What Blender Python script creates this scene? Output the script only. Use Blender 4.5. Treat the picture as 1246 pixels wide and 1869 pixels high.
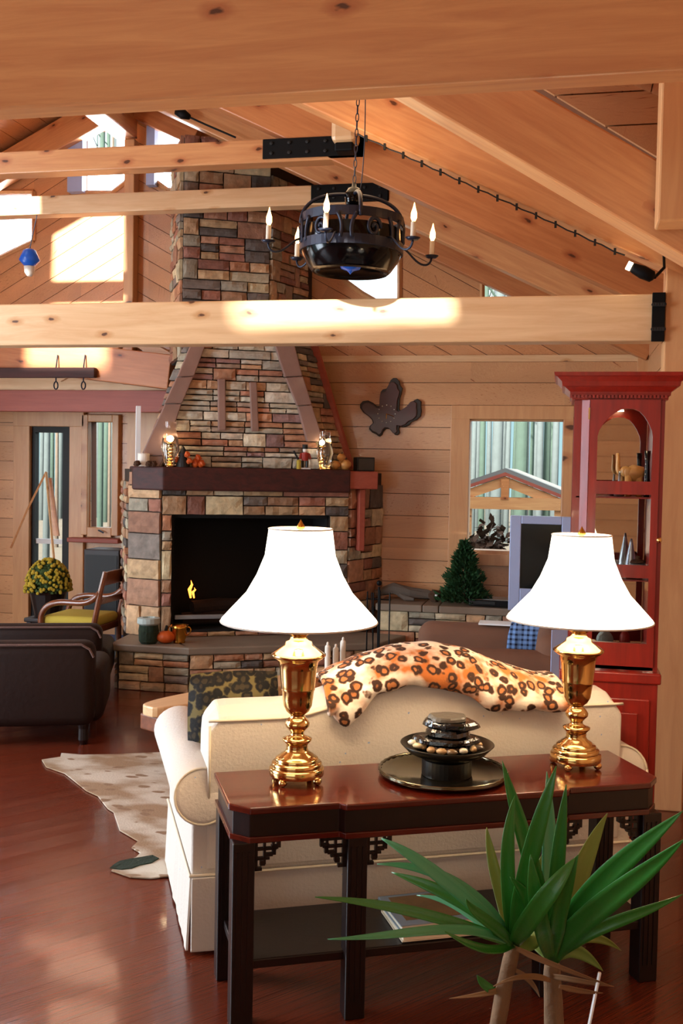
import bpy, bmesh, math, random
from mathutils import Vector, Matrix, noise
for o in list(bpy.data.objects): bpy.data.objects.remove(o)
S = bpy.context.scene; COL = S.collection; PI = math.pi
V = Vector
# ------------------------------------------------------------------ camera
FPX, PIT, ROL, YAW, CXP, CYP = 1900.0, .041, .0185, .2077, 623.0, 934.5
FW = V((-math.sin(YAW)*math.cos(PIT), math.cos(YAW)*math.cos(PIT), -math.sin(PIT)))
_r = V((math.cos(YAW), math.sin(YAW), 0)); _u = _r.cross(FW)
RT = math.cos(ROL)*_r + math.sin(ROL)*_u; UP = -math.sin(ROL)*_r + math.cos(ROL)*_u
EYE = V((0, 0, 1.75))
cam = bpy.data.cameras.new('camera'); co = bpy.data.objects.new('camera', cam); COL.objects.link(co)
cam.sensor_fit = 'VERTICAL'; cam.sensor_height = 36; cam.lens = 36*FPX/1869
cam.clip_start = .05; cam.clip_end = 300
co.matrix_world = Matrix(((RT.x, UP.x, -FW.x, 0), (RT.y, UP.y, -FW.y, 0), (RT.z, UP.z, -FW.z, 1.75), (0, 0, 0, 1)))
S.camera = co
# ------------------------------------------------------------------ world, sun, window light, added rear fill, exposure
S.view_settings.view_transform = 'Standard'; S.view_settings.look = 'None'
S.view_settings.exposure = 0.42; S.view_settings.gamma = 1; S.view_settings.use_curve_mapping = False
w = bpy.data.worlds.new('world'); S.world = w; w.use_nodes = True
bg = w.node_tree.nodes['Background']; bg.inputs[1].default_value = 1.0
_t = w.node_tree; _tc = _t.nodes.new('ShaderNodeTexCoord'); _sx = _t.nodes.new('ShaderNodeSeparateXYZ'); _t.links.new(_tc.outputs['Generated'], _sx.inputs[0])
_cr = _t.nodes.new('ShaderNodeValToRGB'); _t.links.new(_sx.outputs['Z'], _cr.inputs[0]); _t.links.new(_cr.outputs[0], bg.inputs[0])   # hazy horizon under a bright overcast sky
_cr.color_ramp.elements[0].position = .06; _cr.color_ramp.elements[0].color = (.36, .58, .62, 1); _cr.color_ramp.elements[1].position = .17; _cr.color_ramp.elements[1].color = (1.5, 1.75, 1.9, 1)
SUN_D = V((.25, 1, -.45)).normalized()
sl = bpy.data.lights.new('sun', 'SUN'); sl.energy = 19; sl.angle = .035; sl.color = (1, .93, .8)
so = bpy.data.objects.new('sun', sl); COL.objects.link(so); so.rotation_euler = SUN_D.to_track_quat('-Z', 'Y').to_euler()
def area(name, loc, d, sx, sy, e, col):
    l = bpy.data.lights.new(name, 'AREA'); l.shape = 'RECTANGLE'; l.size = sx; l.size_y = sy; l.energy = e; l.color = col
    o = bpy.data.objects.new(name, l); COL.objects.link(o); o.location = loc
    o.rotation_euler = V(d).to_track_quat('-Z', 'Z').to_euler(); return o
area('daylight_left_windows', (-6.75, 2.9, 1.55), (1, .0, -.1), 4.6, 2.2, 640, (.76, .88, 1))
area('daylight_left_windows', (-6.75, 6.6, 1.55), (1, -.05, -.1), 1.6, 2.2, 60, (.9, .95, 1))
area('rear_fill', (-2.2, -3.3, 2.9), (.05, 1, .65), 4.4, 1.6, 42, (1, .9, .78))  # unseen warm fill behind the camera, added and tilted up at the beams
area('daylight_gable_windows', (-4.3, 9.75, 3.9), (.15, -1, -.1), 2.2, 1.6, 150, (.92, .96, 1))
# ------------------------------------------------------------------ pixel -> place helpers
def ray(px, py): return FW + (px-CXP)/FPX*RT - (py-CYP)/FPX*UP
def aY(px, py, Y): d = ray(px, py); return EYE + d*(Y/d.y)
def aZ(px, py, Z): d = ray(px, py); return EYE + d*((Z-1.75)/d.z)
def aP(px, py, P, n): d = ray(px, py); return EYE + d*((V(P)-EYE).dot(n)/d.dot(n))
def aD(px, py, dep): return EYE + ray(px, py)*dep
def hx(h):
    h = h.lstrip('#'); r = []
    for i in (0, 2, 4):
        c = int(h[i:i+2], 16)/255; r.append(c/12.92 if c <= .04045 else ((c+.055)/1.055)**2.4)
    return tuple(r)+(1,)
# ------------------------------------------------------------------ materials
def mat(name, col, rough=.5, metal=0, spec=None, bump=0, bscale=60, var=0, vscale=5, emit=None, es=0, trans=0, coat=0, alpha=None):
    m = bpy.data.materials.new(name); m.use_nodes = True; nt = m.node_tree; b = nt.nodes['Principled BSDF']
    c = hx(col) if isinstance(col, str) else col
    b.inputs['Base Color'].default_value = c; b.inputs['Roughness'].default_value = rough; b.inputs['Metallic'].default_value = metal
    if spec is not None: b.inputs['Specular IOR Level'].default_value = spec
    if coat: b.inputs['Coat Weight'].default_value = coat; b.inputs['Coat Roughness'].default_value = .08
    if trans: b.inputs['Transmission Weight'].default_value = trans
    if emit: b.inputs['Emission Color'].default_value = hx(emit); b.inputs['Emission Strength'].default_value = es
    tc = nt.nodes.new('ShaderNodeTexCoord')
    if var:
        n = nt.nodes.new('ShaderNodeTexNoise'); n.inputs['Scale'].default_value = vscale; n.inputs['Detail'].default_value = 5
        nt.links.new(tc.outputs['Object'], n.inputs['Vector'])
        mx = nt.nodes.new('ShaderNodeMix'); mx.data_type = 'RGBA'
        mx.inputs['A'].default_value = tuple(x*(1-var) for x in c[:3])+(1,); mx.inputs['B'].default_value = tuple(min(1, x*(1+var)) for x in c[:3])+(1,)
        nt.links.new(n.outputs['Fac'], mx.inputs['Factor']); nt.links.new(mx.outputs['Result'], b.inputs['Base Color'])
    if bump:
        n = nt.nodes.new('ShaderNodeTexNoise'); n.inputs['Scale'].default_value = bscale; n.inputs['Detail'].default_value = 4
        nt.links.new(tc.outputs['Object'], n.inputs['Vector'])
        bp = nt.nodes.new('ShaderNodeBump'); bp.inputs['Strength'].default_value = bump; bp.inputs['Distance'].default_value = .01
        nt.links.new(n.outputs['Fac'], bp.inputs['Height']); nt.links.new(bp.outputs['Normal'], b.inputs['Normal'])
    return m
def wood(name, base, dark, rough=.35, stretch=(1.2, 16, 16), knots=0.0, amount=.6, coat=0, attr=False, kscale=(1.6, 3.2, 3.2), rot=(0, 0, 0), wave=0):
    """grain runs along local X"""
    m = bpy.data.materials.new(name); m.use_nodes = True; nt = m.node_tree; N = nt.nodes; L = nt.links; b = N['Principled BSDF']
    tc = N.new('ShaderNodeTexCoord'); oi = N.new('ShaderNodeObjectInfo')
    ad = N.new('ShaderNodeVectorMath'); ad.operation = 'ADD'
    ml = N.new('ShaderNodeVectorMath'); ml.operation = 'SCALE'; ml.inputs[0].default_value = (13, 7, 5); L.new(oi.outputs['Random'], ml.inputs['Scale'])
    mp0 = N.new('ShaderNodeMapping'); mp0.inputs['Rotation'].default_value = rot; L.new(tc.outputs['Object'], mp0.inputs['Vector'])
    L.new(mp0.outputs[0], ad.inputs[0]); L.new(ml.outputs[0], ad.inputs[1]); src = ad.outputs[0]
    if attr:   # every plank has its own number, which shifts its grain
        at = N.new('ShaderNodeAttribute'); at.attribute_name = 'col'
        s2 = N.new('ShaderNodeVectorMath'); s2.operation = 'SCALE'; s2.inputs['Scale'].default_value = 9; L.new(at.outputs['Color'], s2.inputs[0])
        a2 = N.new('ShaderNodeVectorMath'); a2.operation = 'ADD'; L.new(src, a2.inputs[0]); L.new(s2.outputs[0], a2.inputs[1]); src = a2.outputs[0]
    mp = N.new('ShaderNodeMapping'); mp.inputs['Scale'].default_value = stretch; L.new(src, mp.inputs['Vector'])
    n = N.new('ShaderNodeTexNoise'); n.inputs['Scale'].default_value = 1.6; n.inputs['Detail'].default_value = 7; n.inputs['Roughness'].default_value = .62; n.inputs['Distortion'].default_value = .6
    L.new(mp.outputs[0], n.inputs['Vector'])
    cr = N.new('ShaderNodeMapRange'); cr.inputs['From Min'].default_value = .33; cr.inputs['From Max'].default_value = .68; L.new(n.outputs['Fac'], cr.inputs['Value'])
    mu = N.new('ShaderNodeMath'); mu.operation = 'MULTIPLY'; mu.inputs[1].default_value = amount; L.new(cr.outputs[0], mu.inputs[0])
    mx = N.new('ShaderNodeMix'); mx.data_type = 'RGBA'; mx.inputs['A'].default_value = hx(base); mx.inputs['B'].default_value = hx(dark)
    L.new(mu.outputs[0], mx.inputs['Factor']); out = mx.outputs['Result']
    if attr:
        sx = N.new('ShaderNodeSeparateColor'); L.new(at.outputs['Color'], sx.inputs[0])
        mr = N.new('ShaderNodeMapRange'); mr.inputs['To Min'].default_value = .82; mr.inputs['To Max'].default_value = 1.12; L.new(sx.outputs[1], mr.inputs['Value'])
        m2 = N.new('ShaderNodeVectorMath'); m2.operation = 'SCALE'; L.new(out, m2.inputs[0]); L.new(mr.outputs[0], m2.inputs['Scale']); out = m2.outputs[0]
    if knots:
        km = N.new('ShaderNodeMapping'); km.inputs['Scale'].default_value = kscale; L.new(src, km.inputs['Vector'])
        kn = N.new('ShaderNodeTexNoise'); kn.inputs['Scale'].default_value = 6; L.new(km.outputs[0], kn.inputs['Vector'])
        kd = N.new('ShaderNodeMix'); kd.data_type = 'RGBA'; kd.blend_type = 'ADD'; kd.inputs['Factor'].default_value = .12
        L.new(km.outputs[0], kd.inputs['A']); L.new(kn.outputs['Color'], kd.inputs['B'])
        s1 = N.new('ShaderNodeSeparateXYZ'); L.new(kd.outputs['Result'], s1.inputs[0])
        def madd(a_, b_):
            q = N.new('ShaderNodeMath'); q.operation = 'MULTIPLY_ADD'; q.inputs[1].default_value = .9; L.new(b_, q.inputs[0]); L.new(a_, q.inputs[2]); return q.outputs[0]
        cx_ = N.new('ShaderNodeCombineXYZ'); L.new(madd(s1.outputs[0], s1.outputs[1]), cx_.inputs[0]); L.new(madd(s1.outputs[2], s1.outputs[1]), cx_.inputs[1])
        vo = N.new('ShaderNodeTexVoronoi'); vo.voronoi_dimensions = '2D'; vo.inputs['Scale'].default_value = 1.0; L.new(cx_.outputs[0], vo.inputs['Vector'])
        sc = N.new('ShaderNodeSeparateColor'); L.new(vo.outputs['Color'], sc.inputs[0])
        th = N.new('ShaderNodeMath'); th.operation = 'LESS_THAN'; th.inputs[1].default_value = knots; L.new(sc.outputs[0], th.inputs[0])
        for (r0, r1, colr, am) in ((.10, .24, dark, .8), (.045, .085, '#4a2412', .92)):
            k = N.new('ShaderNodeMapRange'); k.inputs['From Min'].default_value = r0; k.inputs['From Max'].default_value = r1
            k.inputs['To Min'].default_value = am; k.inputs['To Max'].default_value = 0; L.new(vo.outputs['Distance'], k.inputs['Value'])
            kk = N.new('ShaderNodeMath'); kk.operation = 'MULTIPLY'; L.new(k.outputs[0], kk.inputs[0]); L.new(th.outputs[0], kk.inputs[1])
            mm = N.new('ShaderNodeMix'); mm.data_type = 'RGBA'; mm.inputs['B'].default_value = hx(colr); L.new(kk.outputs[0], mm.inputs['Factor']); L.new(out, mm.inputs['A']); out = mm.outputs['Result']
    L.new(out, b.inputs['Base Color']); b.inputs['Roughness'].default_value = rough
    if coat: b.inputs['Coat Weight'].default_value = coat; b.inputs['Coat Roughness'].default_value = .06
    bp = N.new('ShaderNodeBump'); bp.inputs['Strength'].default_value = .12; bp.inputs['Distance'].default_value = .004
    L.new(n.outputs['Fac'], bp.inputs['Height']); L.new(bp.outputs[0], b.inputs['Normal'])
    return m
def attrmat(name, rough=.75, bump=.5, bscale=45, var=.25, vscale=18):
    m = bpy.data.materials.new(name); m.use_nodes = True; nt = m.node_tree; N = nt.nodes; L = nt.links; b = N['Principled BSDF']
    at = N.new('ShaderNodeAttribute'); at.attribute_name = 'col'; tc = N.new('ShaderNodeTexCoord')
    n = N.new('ShaderNodeTexNoise'); n.inputs['Scale'].default_value = vscale; n.inputs['Detail'].default_value = 6; L.new(tc.outputs['Object'], n.inputs['Vector'])
    mr = N.new('ShaderNodeMapRange'); mr.inputs['From Min'].default_value = .3; mr.inputs['From Max'].default_value = .7
    mr.inputs['To Min'].default_value = 1-var; mr.inputs['To Max'].default_value = 1+var; L.new(n.outputs['Fac'], mr.inputs['Value'])
    s = N.new('ShaderNodeVectorMath'); s.operation = 'SCALE'; L.new(at.outputs['Color'], s.inputs[0]); L.new(mr.outputs[0], s.inputs['Scale'])
    L.new(s.outputs[0], b.inputs['Base Color']); b.inputs['Roughness'].default_value = rough
    n2 = N.new('ShaderNodeTexNoise'); n2.inputs['Scale'].default_value = bscale; n2.inputs['Detail'].default_value = 6; L.new(tc.outputs['Object'], n2.inputs['Vector'])
    bp = N.new('ShaderNodeBump'); bp.inputs['Strength'].default_value = bump; bp.inputs['Distance'].default_value = .012
    L.new(n2.outputs['Fac'], bp.inputs['Height']); L.new(bp.outputs[0], b.inputs['Normal'])
    return m
def spots(name, base, spot, scale, thr, rough=.8, ring=None, second=None, stretch=(1, 1, 1)):
    """voronoi spots (rings when ring is given) on a noisy base"""
    m = bpy.data.materials.new(name); m.use_nodes = True; nt = m.node_tree; N = nt.nodes; L = nt.links; b = N['Principled BSDF']
    tc = N.new('ShaderNodeTexCoord'); mp = N.new('ShaderNodeMapping'); mp.inputs['Scale'].default_value = stretch; L.new(tc.outputs['Object'], mp.inputs['Vector'])
    nz = N.new('ShaderNodeTexNoise'); nz.inputs['Scale'].default_value = scale*.35; nz.inputs['Detail'].default_value = 3; L.new(mp.outputs[0], nz.inputs['Vector'])
    mx = N.new('ShaderNodeMix'); mx.data_type = 'RGBA'; mx.inputs['A'].default_value = hx(base); mx.inputs['B'].default_value = hx(second or base)
    mr = N.new('ShaderNodeMapRange'); mr.inputs['From Min'].default_value = .42; mr.inputs['From Max'].default_value = .58; L.new(nz.outputs['Fac'], mr.inputs['Value']); L.new(mr.outputs[0], mx.inputs['Factor'])
    dn = N.new('ShaderNodeTexNoise'); dn.inputs['Scale'].default_value = scale*1.2; L.new(mp.outputs[0], dn.inputs['Vector'])
    ds = N.new('ShaderNodeMix'); ds.data_type = 'RGBA'; ds.blend_type = 'ADD'; ds.inputs['Factor'].default_value = .6/scale
    L.new(mp.outputs[0], ds.inputs['A']); L.new(dn.outputs['Color'], ds.inputs['B'])
    vo = N.new('ShaderNodeTexVoronoi'); vo.inputs['Scale'].default_value = scale; L.new(ds.outputs['Result'], vo.inputs['Vector'])
    k = N.new('ShaderNodeMapRange'); k.inputs['From Min'].default_value = thr; k.inputs['From Max'].default_value = thr*1.25; k.inputs['To Min'].default_value = 1; k.inputs['To Max'].default_value = 0
    L.new(vo.outputs['Distance'], k.inputs['Value']); fac = k.outputs[0]
    if ring:
        k2 = N.new('ShaderNodeMapRange'); k2.inputs['From Min'].default_value = thr*.5; k2.inputs['From Max'].default_value = thr*.65
        L.new(vo.outputs['Distance'], k2.inputs['Value'])
        mu = N.new('ShaderNodeMath'); mu.operation = 'MULTIPLY'; L.new(fac, mu.inputs[0]); L.new(k2.outputs[0], mu.inputs[1])
        m1 = N.new('ShaderNodeMix'); m1.data_type = 'RGBA'; m1.inputs['B'].default_value = hx(ring); L.new(fac, m1.inputs['Factor']); L.new(mx.outputs['Result'], m1.inputs['A'])
        base_out = m1.outputs['Result']; fac = mu.outputs[0]
    else: base_out = mx.outputs['Result']
    m2 = N.new('ShaderNodeMix'); m2.data_type = 'RGBA'; m2.inputs['B'].default_value = hx(spot); L.new(fac, m2.inputs['Factor']); L.new(base_out, m2.inputs['A'])
    L.new(m2.outputs['Result'], b.inputs['Base Color']); b.inputs['Roughness'].default_value = rough
    n2 = N.new('ShaderNodeTexNoise'); n2.inputs['Scale'].default_value = 90; L.new(tc.outputs['Object'], n2.inputs['Vector'])
    bp = N.new('ShaderNodeBump'); bp.inputs['Strength'].default_value = .3; bp.inputs['Distance'].default_value = .006; L.new(n2.outputs['Fac'], bp.inputs['Height']); L.new(bp.outputs[0], b.inputs['Normal'])
    return m
M = {}
M['pine'] = wood('honey_pine_timber', '#d89c66', '#b0663c', .36, knots=.3, amount=.55, kscale=(3.2, 3.4, 7))
M['pine_pale'] = wood('pale_pine_timber', '#e9c394', '#c88e58', .38, knots=.42, amount=.5, kscale=(3.6, 3.4, 8))
M['pine_deep'] = wood('amber_pine_timber', '#c9814c', '#9a4d26', .38, knots=.22, amount=.55, kscale=(3, 3.4, 7))
M['plank'] = wood('pine_planks', '#dca978', '#b87343', .3, stretch=(1.1, 12, 12), knots=.2, amount=.45, attr=True, kscale=(2.6, 3, 6), coat=.25)
M['plank_diag'] = wood('diagonal_pine_planks', '#d99c68', '#b06a3c', .32, stretch=(1.1, 12, 12), knots=.16, amount=.6, attr=True, kscale=(2.6, 3, 6), rot=(0, math.radians(-29), 0), coat=.2)
M['plank_diag2'] = wood('diagonal_pine_planks_left', '#d99c68', '#b06a3c', .32, stretch=(1.1, 12, 12), knots=.16, amount=.6, attr=True, kscale=(2.6, 3, 6), rot=(0, math.radians(29), 0), coat=.2)
M['plank_y'] = wood('roof_pine_planks', '#d99c68', '#b06a3c', .34, stretch=(12, 1.1, 12), knots=.26, amount=.5, attr=True, kscale=(4.2, 2, 4.2))
M['groove'] = mat('dark_groove', '#6b3c20', .8)
M['redbeam'] = wood('red_stained_beam', '#a5503c', '#853326', .5, amount=.5)
M['trimwood'] = wood('pine_trim', '#d9a470', '#b9794a', .35, knots=.12, amount=.45, stretch=(12, 12, 1.2))
M['floor'] = wood('cherry_floor', '#78341f', '#3c130c', .22, stretch=(10, 1.0, 10), amount=.8, attr=True, coat=.25)
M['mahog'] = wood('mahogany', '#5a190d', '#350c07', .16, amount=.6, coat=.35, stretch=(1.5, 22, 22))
M['mahogdark'] = wood('dark_shaded_mahogany', '#180705', '#0b0303', .34, amount=.7, coat=.0, stretch=(20, 20, 1.5))  # darker copy of mahogany; shade under the console put into the colour
M['cherry'] = wood('cherry_red', '#8e1e12', '#5d110b', .32, amount=.6, coat=.15, stretch=(16, 16, 1.3))
M['mantelwood'] = wood('dark_red_mantel', '#4a170f', '#200806', .65, amount=.8)
M['chairwood'] = wood('chair_wood', '#82482a', '#4d2614', .28, amount=.6, coat=.4)
M['stone'] = attrmat('ledge_stone'); M['mortar'] = mat('mortar', '#3a2c22', .95, bump=.4, bscale=60)
M['slab'] = mat('purple_brown_slab', '#94756a', .4, bump=.6, bscale=9, var=.4, vscale=4, coat=.25)
M['hslab'] = mat('hearth_slab', '#80705f', .55, bump=.4, bscale=14, var=.25)
M['black'] = mat('matt_black', '#0a0908', .6); M['steel'] = mat('black_steel_plate', '#060505', .6, 0, spec=.2)
M['iron'] = mat('wrought_iron_blue_sheen', '#1a2236', .42, .3); M['irongloss'] = mat('glossy_black_iron', '#07080a', .12, .5)  # iron: the left window's blue sheen is put into its colour
M['soot'] = mat('soot', '#070605', .9, bump=.3); M['brass'] = mat('polished_brass', '#dfb572', .13, 1.0)
M['gold'] = mat('antique_gold', '#c98f3c', .25, 1.0)
M['linen'] = spots('white_upholstery', '#d2c9bd', '#8fa6cd', 16, .05, .85)
M['piping'] = mat('cream_piping', '#d8ccb6', .8)
M['leather'] = mat('dark_leather', '#21100b', .58, spec=.25, bump=.3, bscale=30, var=.3)
M['leatherpink'] = mat('worn_leather_seat', '#7c4a44', .5, bump=.2, bscale=20, var=.2)
M['rope'] = mat('rope_trim', '#6a5048', .8, bump=.8, bscale=150)
M['suede'] = mat('brown_suede', '#74503c', .9, bump=.3, bscale=14, var=.25, vscale=4)
M['yellow'] = mat('yellow_cushion', '#b9a23c', .85, bump=.2)
M['leop'] = spots('leopard_fur', '#efe4d2', '#3a2113', 22, .42, .95, ring='#a9693a', second='#b4662c')
M['leopdark'] = spots('dark_leopard_fabric', '#6e6238', '#0c0a08', 26, .56, .8, ring='#3a301c')
M['cow'] = spots('cowhide', '#c9bfae', '#8a6e54', 7, .22, .9, second='#9a7f62', stretch=(1, 1.6, 1))
M['shade'] = mat('lamp_shade_fabric', '#fbf6ea', .9, emit='#fff3dc', es=2.2)
M['bulb'] = mat('bulb_flame', '#ffd9a0', .3, emit='#ffb46a', es=9)
M['bulbcore'] = mat('bulb_base_glow', '#fff0d0', .3, emit='#ffe2b0', es=22)
M['wax'] = mat('white_wax', '#efe9dc', .5); M['ivory'] = mat('ivory_sleeve', '#e6dcc6', .6)
M['leaf'] = mat('yucca_leaf', '#2a7426', .4, var=.3, vscale=3, bump=.15, bscale=50, coat=.15)
M['leaf2'] = mat('yucca_leaf_pale', '#44946a', .38, var=.25, vscale=3, coat=.2)
M['leafold'] = mat('yucca_leaf_dry', '#6c8034', .5, var=.3, vscale=4)
M['cane'] = mat('yucca_cane', '#6f5236', .85, bump=.8, bscale=30, var=.35, vscale=14)
M['dryleaf'] = mat('dry_leaf', '#7c5a38', .8, var=.3)
M['pot'] = mat('dark_pot', '#1c110d', .4); M['soil'] = mat('soil', '#1b110b', .95, bump=.8)
M['cedar'] = mat('cedar_green', '#1f4a22', .8, var=.5, vscale=20); M['bark'] = mat('bark', '#5d5248', .9, bump=.6, bscale=15, var=.3)
M['bark_pale'] = mat('hazy_pale_bark', '#4c5658', .9, bump=.4, bscale=15, var=.2); M['bark_green'] = mat('hazy_mossy_bark', '#3a4c44', .9, bump=.4, bscale=15, var=.2)  # muted bluish; distance haze is put into these trunk colours
M['silver'] = mat('silver_plastic', '#a9b6dc', .4, .1); M['screen'] = mat('screen', '#0e120f', .12)
M['dvd'] = mat('dvd_black', '#0b0e14', .25, .2, coat=.5); M['glassy'] = mat('clear_glass', '#ffffff', .02, trans=1)
M['winglass'] = mat('window_glass', '#ffffff', .0, trans=1); M['winglass'].node_tree.nodes['Principled BSDF'].inputs['IOR'].default_value = 1.04
M['mirror'] = mat('mirror', '#d8d4cc', .02, 1.0)
M['tray'] = mat('dark_silver_tray', '#6a6453', .12, 1.0); M['wet'] = mat('wet_black_slate', '#0a0b0a', .12, bump=.8, bscale=35, coat=.6)
M['wet0'] = mat('black_lacquer', '#040404', .35)
M['slate'] = mat('grey_slate', '#5a554c', .5, bump=.4, bscale=30); M['bowlm'] = mat('bronze_bowl', '#2c2a22', .3, .7)
M['pebble'] = attrmat('pebble', .35, .1, 20, .1)
M['blue'] = mat('blue_glass', '#1552b0', .3, emit='#1552b0', es=.15); M['white'] = mat('white_paint', '#eef1f2', .5)
M['orange'] = mat('orange_pumpkin', '#c8571c', .5, var=.2); M['moss'] = mat('moss', '#1e2c1c', .95, bump=1, bscale=40, var=.5, vscale=30)
M['greypot'] = mat('pale_grey_rim', '#a9b4ae', .7, bump=.4); M['red'] = mat('red_paint', '#a02818', .5)
M['rugblue'] = mat('blue_rug', '#54689a', .95, bump=.3, bscale=90, var=.3, vscale=9)
M['mums'] = mat('yellow_mums', '#b49a28', .8, var=.5, vscale=30); M['mumleaf'] = mat('mum_leaf', '#3c5224', .85, var=.4, vscale=30)
M['tan'] = mat('tan_carving', '#c68e4c', .45, var=.2); M['clock'] = mat('clock_wood', '#4a2a26', .42, var=.35, vscale=7, coat=.15)
M['clockrim'] = mat('clock_rim', '#241a0e', .5); M['paper'] = mat('book_pages', '#d9ccb4', .8)
M['bookblue'] = mat('book_cover_blue', '#8797a4', .5); M['bookart'] = mat('book_cover_art', '#7a5a30', .5, var=.7, vscale=14)
M['ground'] = mat('leaf_litter', '#5a5040', .95, var=.3, vscale=.8); M['roofwhite'] = mat('pavilion_roof', '#76746f', .8)
M['grey'] = mat('grey_metal', '#9aa4ae', .3, .8); M['log'] = mat('charred_log', '#2a1a12', .95, bump=.8, bscale=25)
M['flame'] = mat('flame', '#ff9030', .5, emit='#ff8a30', es=4); M['ember'] = mat('ember', '#40130a', .8, emit='#c03a10', es=.5)
M['darkcab'] = mat('dark_stained_stand', '#1d0d0b', .5); M['peanut'] = mat('pinecone', '#4a2f1c', .9, bump=.8)
M['threshold'] = mat('pale_threshold', '#cfc8bc', .6)
def plaid():
    m = bpy.data.materials.new('plaid_wool'); m.use_nodes = True; nt = m.node_tree; N = nt.nodes; L = nt.links; b = N['Principled BSDF']
    tc = N.new('ShaderNodeTexCoord'); out = None
    mp = N.new('ShaderNodeMapping'); mp.inputs['Rotation'].default_value = (0, 0, .5); L.new(tc.outputs['Object'], mp.inputs['Vector'])
    mx = N.new('ShaderNodeMix'); mx.data_type = 'RGBA'; mx.inputs['A'].default_value = hx('#7aa0d8'); mx.inputs['B'].default_value = hx('#1d2440')
    for i, (d, sc) in enumerate((('X', 9), ('Z', 9))):
        wv = N.new('ShaderNodeTexWave'); wv.bands_direction = d; wv.inputs['Scale'].default_value = sc; L.new(mp.outputs[0], wv.inputs['Vector'])
        g = N.new('ShaderNodeMath'); g.operation = 'GREATER_THAN'; g.inputs[1].default_value = .62; L.new(wv.outputs['Fac'], g.inputs[0])
        if i == 0: first = g
        else:
            a = N.new('ShaderNodeMath'); a.operation = 'ADD'; L.new(first.outputs[0], a.inputs[0]); L.new(g.outputs[0], a.inputs[1])
            h = N.new('ShaderNodeMath'); h.operation = 'MULTIPLY'; h.inputs[1].default_value = .5; L.new(a.outputs[0], h.inputs[0]); L.new(h.outputs[0], mx.inputs['Factor'])
    L.new(mx.outputs['Result'], b.inputs['Base Color']); b.inputs['Roughness'].default_value = .95
    return m
M['plaid'] = plaid()
# ------------------------------------------------------------------ mesh helpers
def NB(): return bmesh.new()
def mesh_obj(name, bm, m, parent=None, smooth=False, bevel=0, seg=2, subsurf=0):
    bmesh.ops.recalc_face_normals(bm, faces=bm.faces)
    me = bpy.data.meshes.new(name); bm.to_mesh(me); bm.free()
    if m is not None: me.materials.append(M[m] if isinstance(m, str) else m)
    o = bpy.data.objects.new(name, me); COL.objects.link(o)
    if parent is not None: o.parent = parent
    if smooth:
        for p in me.polygons: p.use_smooth = True
    if bevel:
        b = o.modifiers.new('bevel', 'BEVEL'); b.width = bevel; b.segments = seg; b.limit_method = 'ANGLE'; b.angle_limit = math.radians(40)
    if subsurf:
        s = o.modifiers.new('sub', 'SUBSURF'); s.levels = subsurf; s.render_levels = subsurf
    return o
def tag(o, label, cat, group=None):
    o['label'] = label; o['category'] = cat
    if group: o['group'] = group
    return o
def struct(o): o['kind'] = 'structure'; return o
def empty(name, loc, rz=0, label=None, cat=None, group=None, rot=None):
    o = bpy.data.objects.new(name, None); COL.objects.link(o); o.location = loc; o.rotation_euler = rot or (0, 0, rz); o.empty_display_size = .1
    if label: tag(o, label, cat, group)
    return o
def box(bm, x0, x1, y0, y1, z0, z1, mtx=None):
    vs = [bm.verts.new((x, y, z)) for x in (x0, x1) for y in (y0, y1) for z in (z0, z1)]
    for f in ((0, 1, 3, 2), (4, 6, 7, 5), (0, 4, 5, 1), (2, 3, 7, 6), (0, 2, 6, 4), (1, 5, 7, 3)): bm.faces.new([vs[i] for i in f])
    if mtx is not None: bmesh.ops.transform(bm, matrix=mtx, verts=vs)
    return vs
def prism(bm, pts, n):
    """closed polygon of 3D points extruded along vector n"""
    n = V(n); a = [bm.verts.new(V(p)) for p in pts]; b = [bm.verts.new(V(p)+n) for p in pts]
    bm.faces.new(a); bm.faces.new(b[::-1]); k = len(pts)
    for i in range(k): bm.faces.new((a[i], b[i], b[(i+1) % k], a[(i+1) % k]))
def lathe(bm, prof, seg=32, c=(0, 0, 0), cap=True):
    c = V(c); rings = []
    for r, z in prof: rings.append([bm.verts.new(c+V((r*math.cos(2*PI*i/seg), r*math.sin(2*PI*i/seg), z))) for i in range(seg)])
    for a, b in zip(rings, rings[1:]):
        for i in range(seg): bm.faces.new((a[i], a[(i+1) % seg], b[(i+1) % seg], b[i]))
    if cap:
        if prof[0][0] > 1e-4: bm.faces.new(rings[0][::-1])
        if prof[-1][0] > 1e-4: bm.faces.new(rings[-1])
def tube(bm, pts, rad, seg=8, cap=True):
    pts = [V(p) for p in pts]; rings = []; prev = None
    for i, p in enumerate(pts):
        t = (pts[min(i+1, len(pts)-1)]-pts[max(i-1, 0)]).normalized()
        if prev is None:
            a = V((0, 0, 1)) if abs(t.z) < .9 else V((1, 0, 0)); u = t.cross(a).normalized()
        else: u = (prev-t*prev.dot(t)).normalized()
        prev = u; v = t.cross(u); r = rad[i] if isinstance(rad, (list, tuple)) else rad
        rings.append([bm.verts.new(p+u*math.cos(2*PI*k/seg)*r+v*math.sin(2*PI*k/seg)*r) for k in range(seg)])
    for a, b in zip(rings, rings[1:]):
        for k in range(seg): bm.faces.new((a[k], a[(k+1) % seg], b[(k+1) % seg], b[k]))
    if cap: bm.faces.new(rings[0][::-1]); bm.faces.new(rings[-1])
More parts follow.
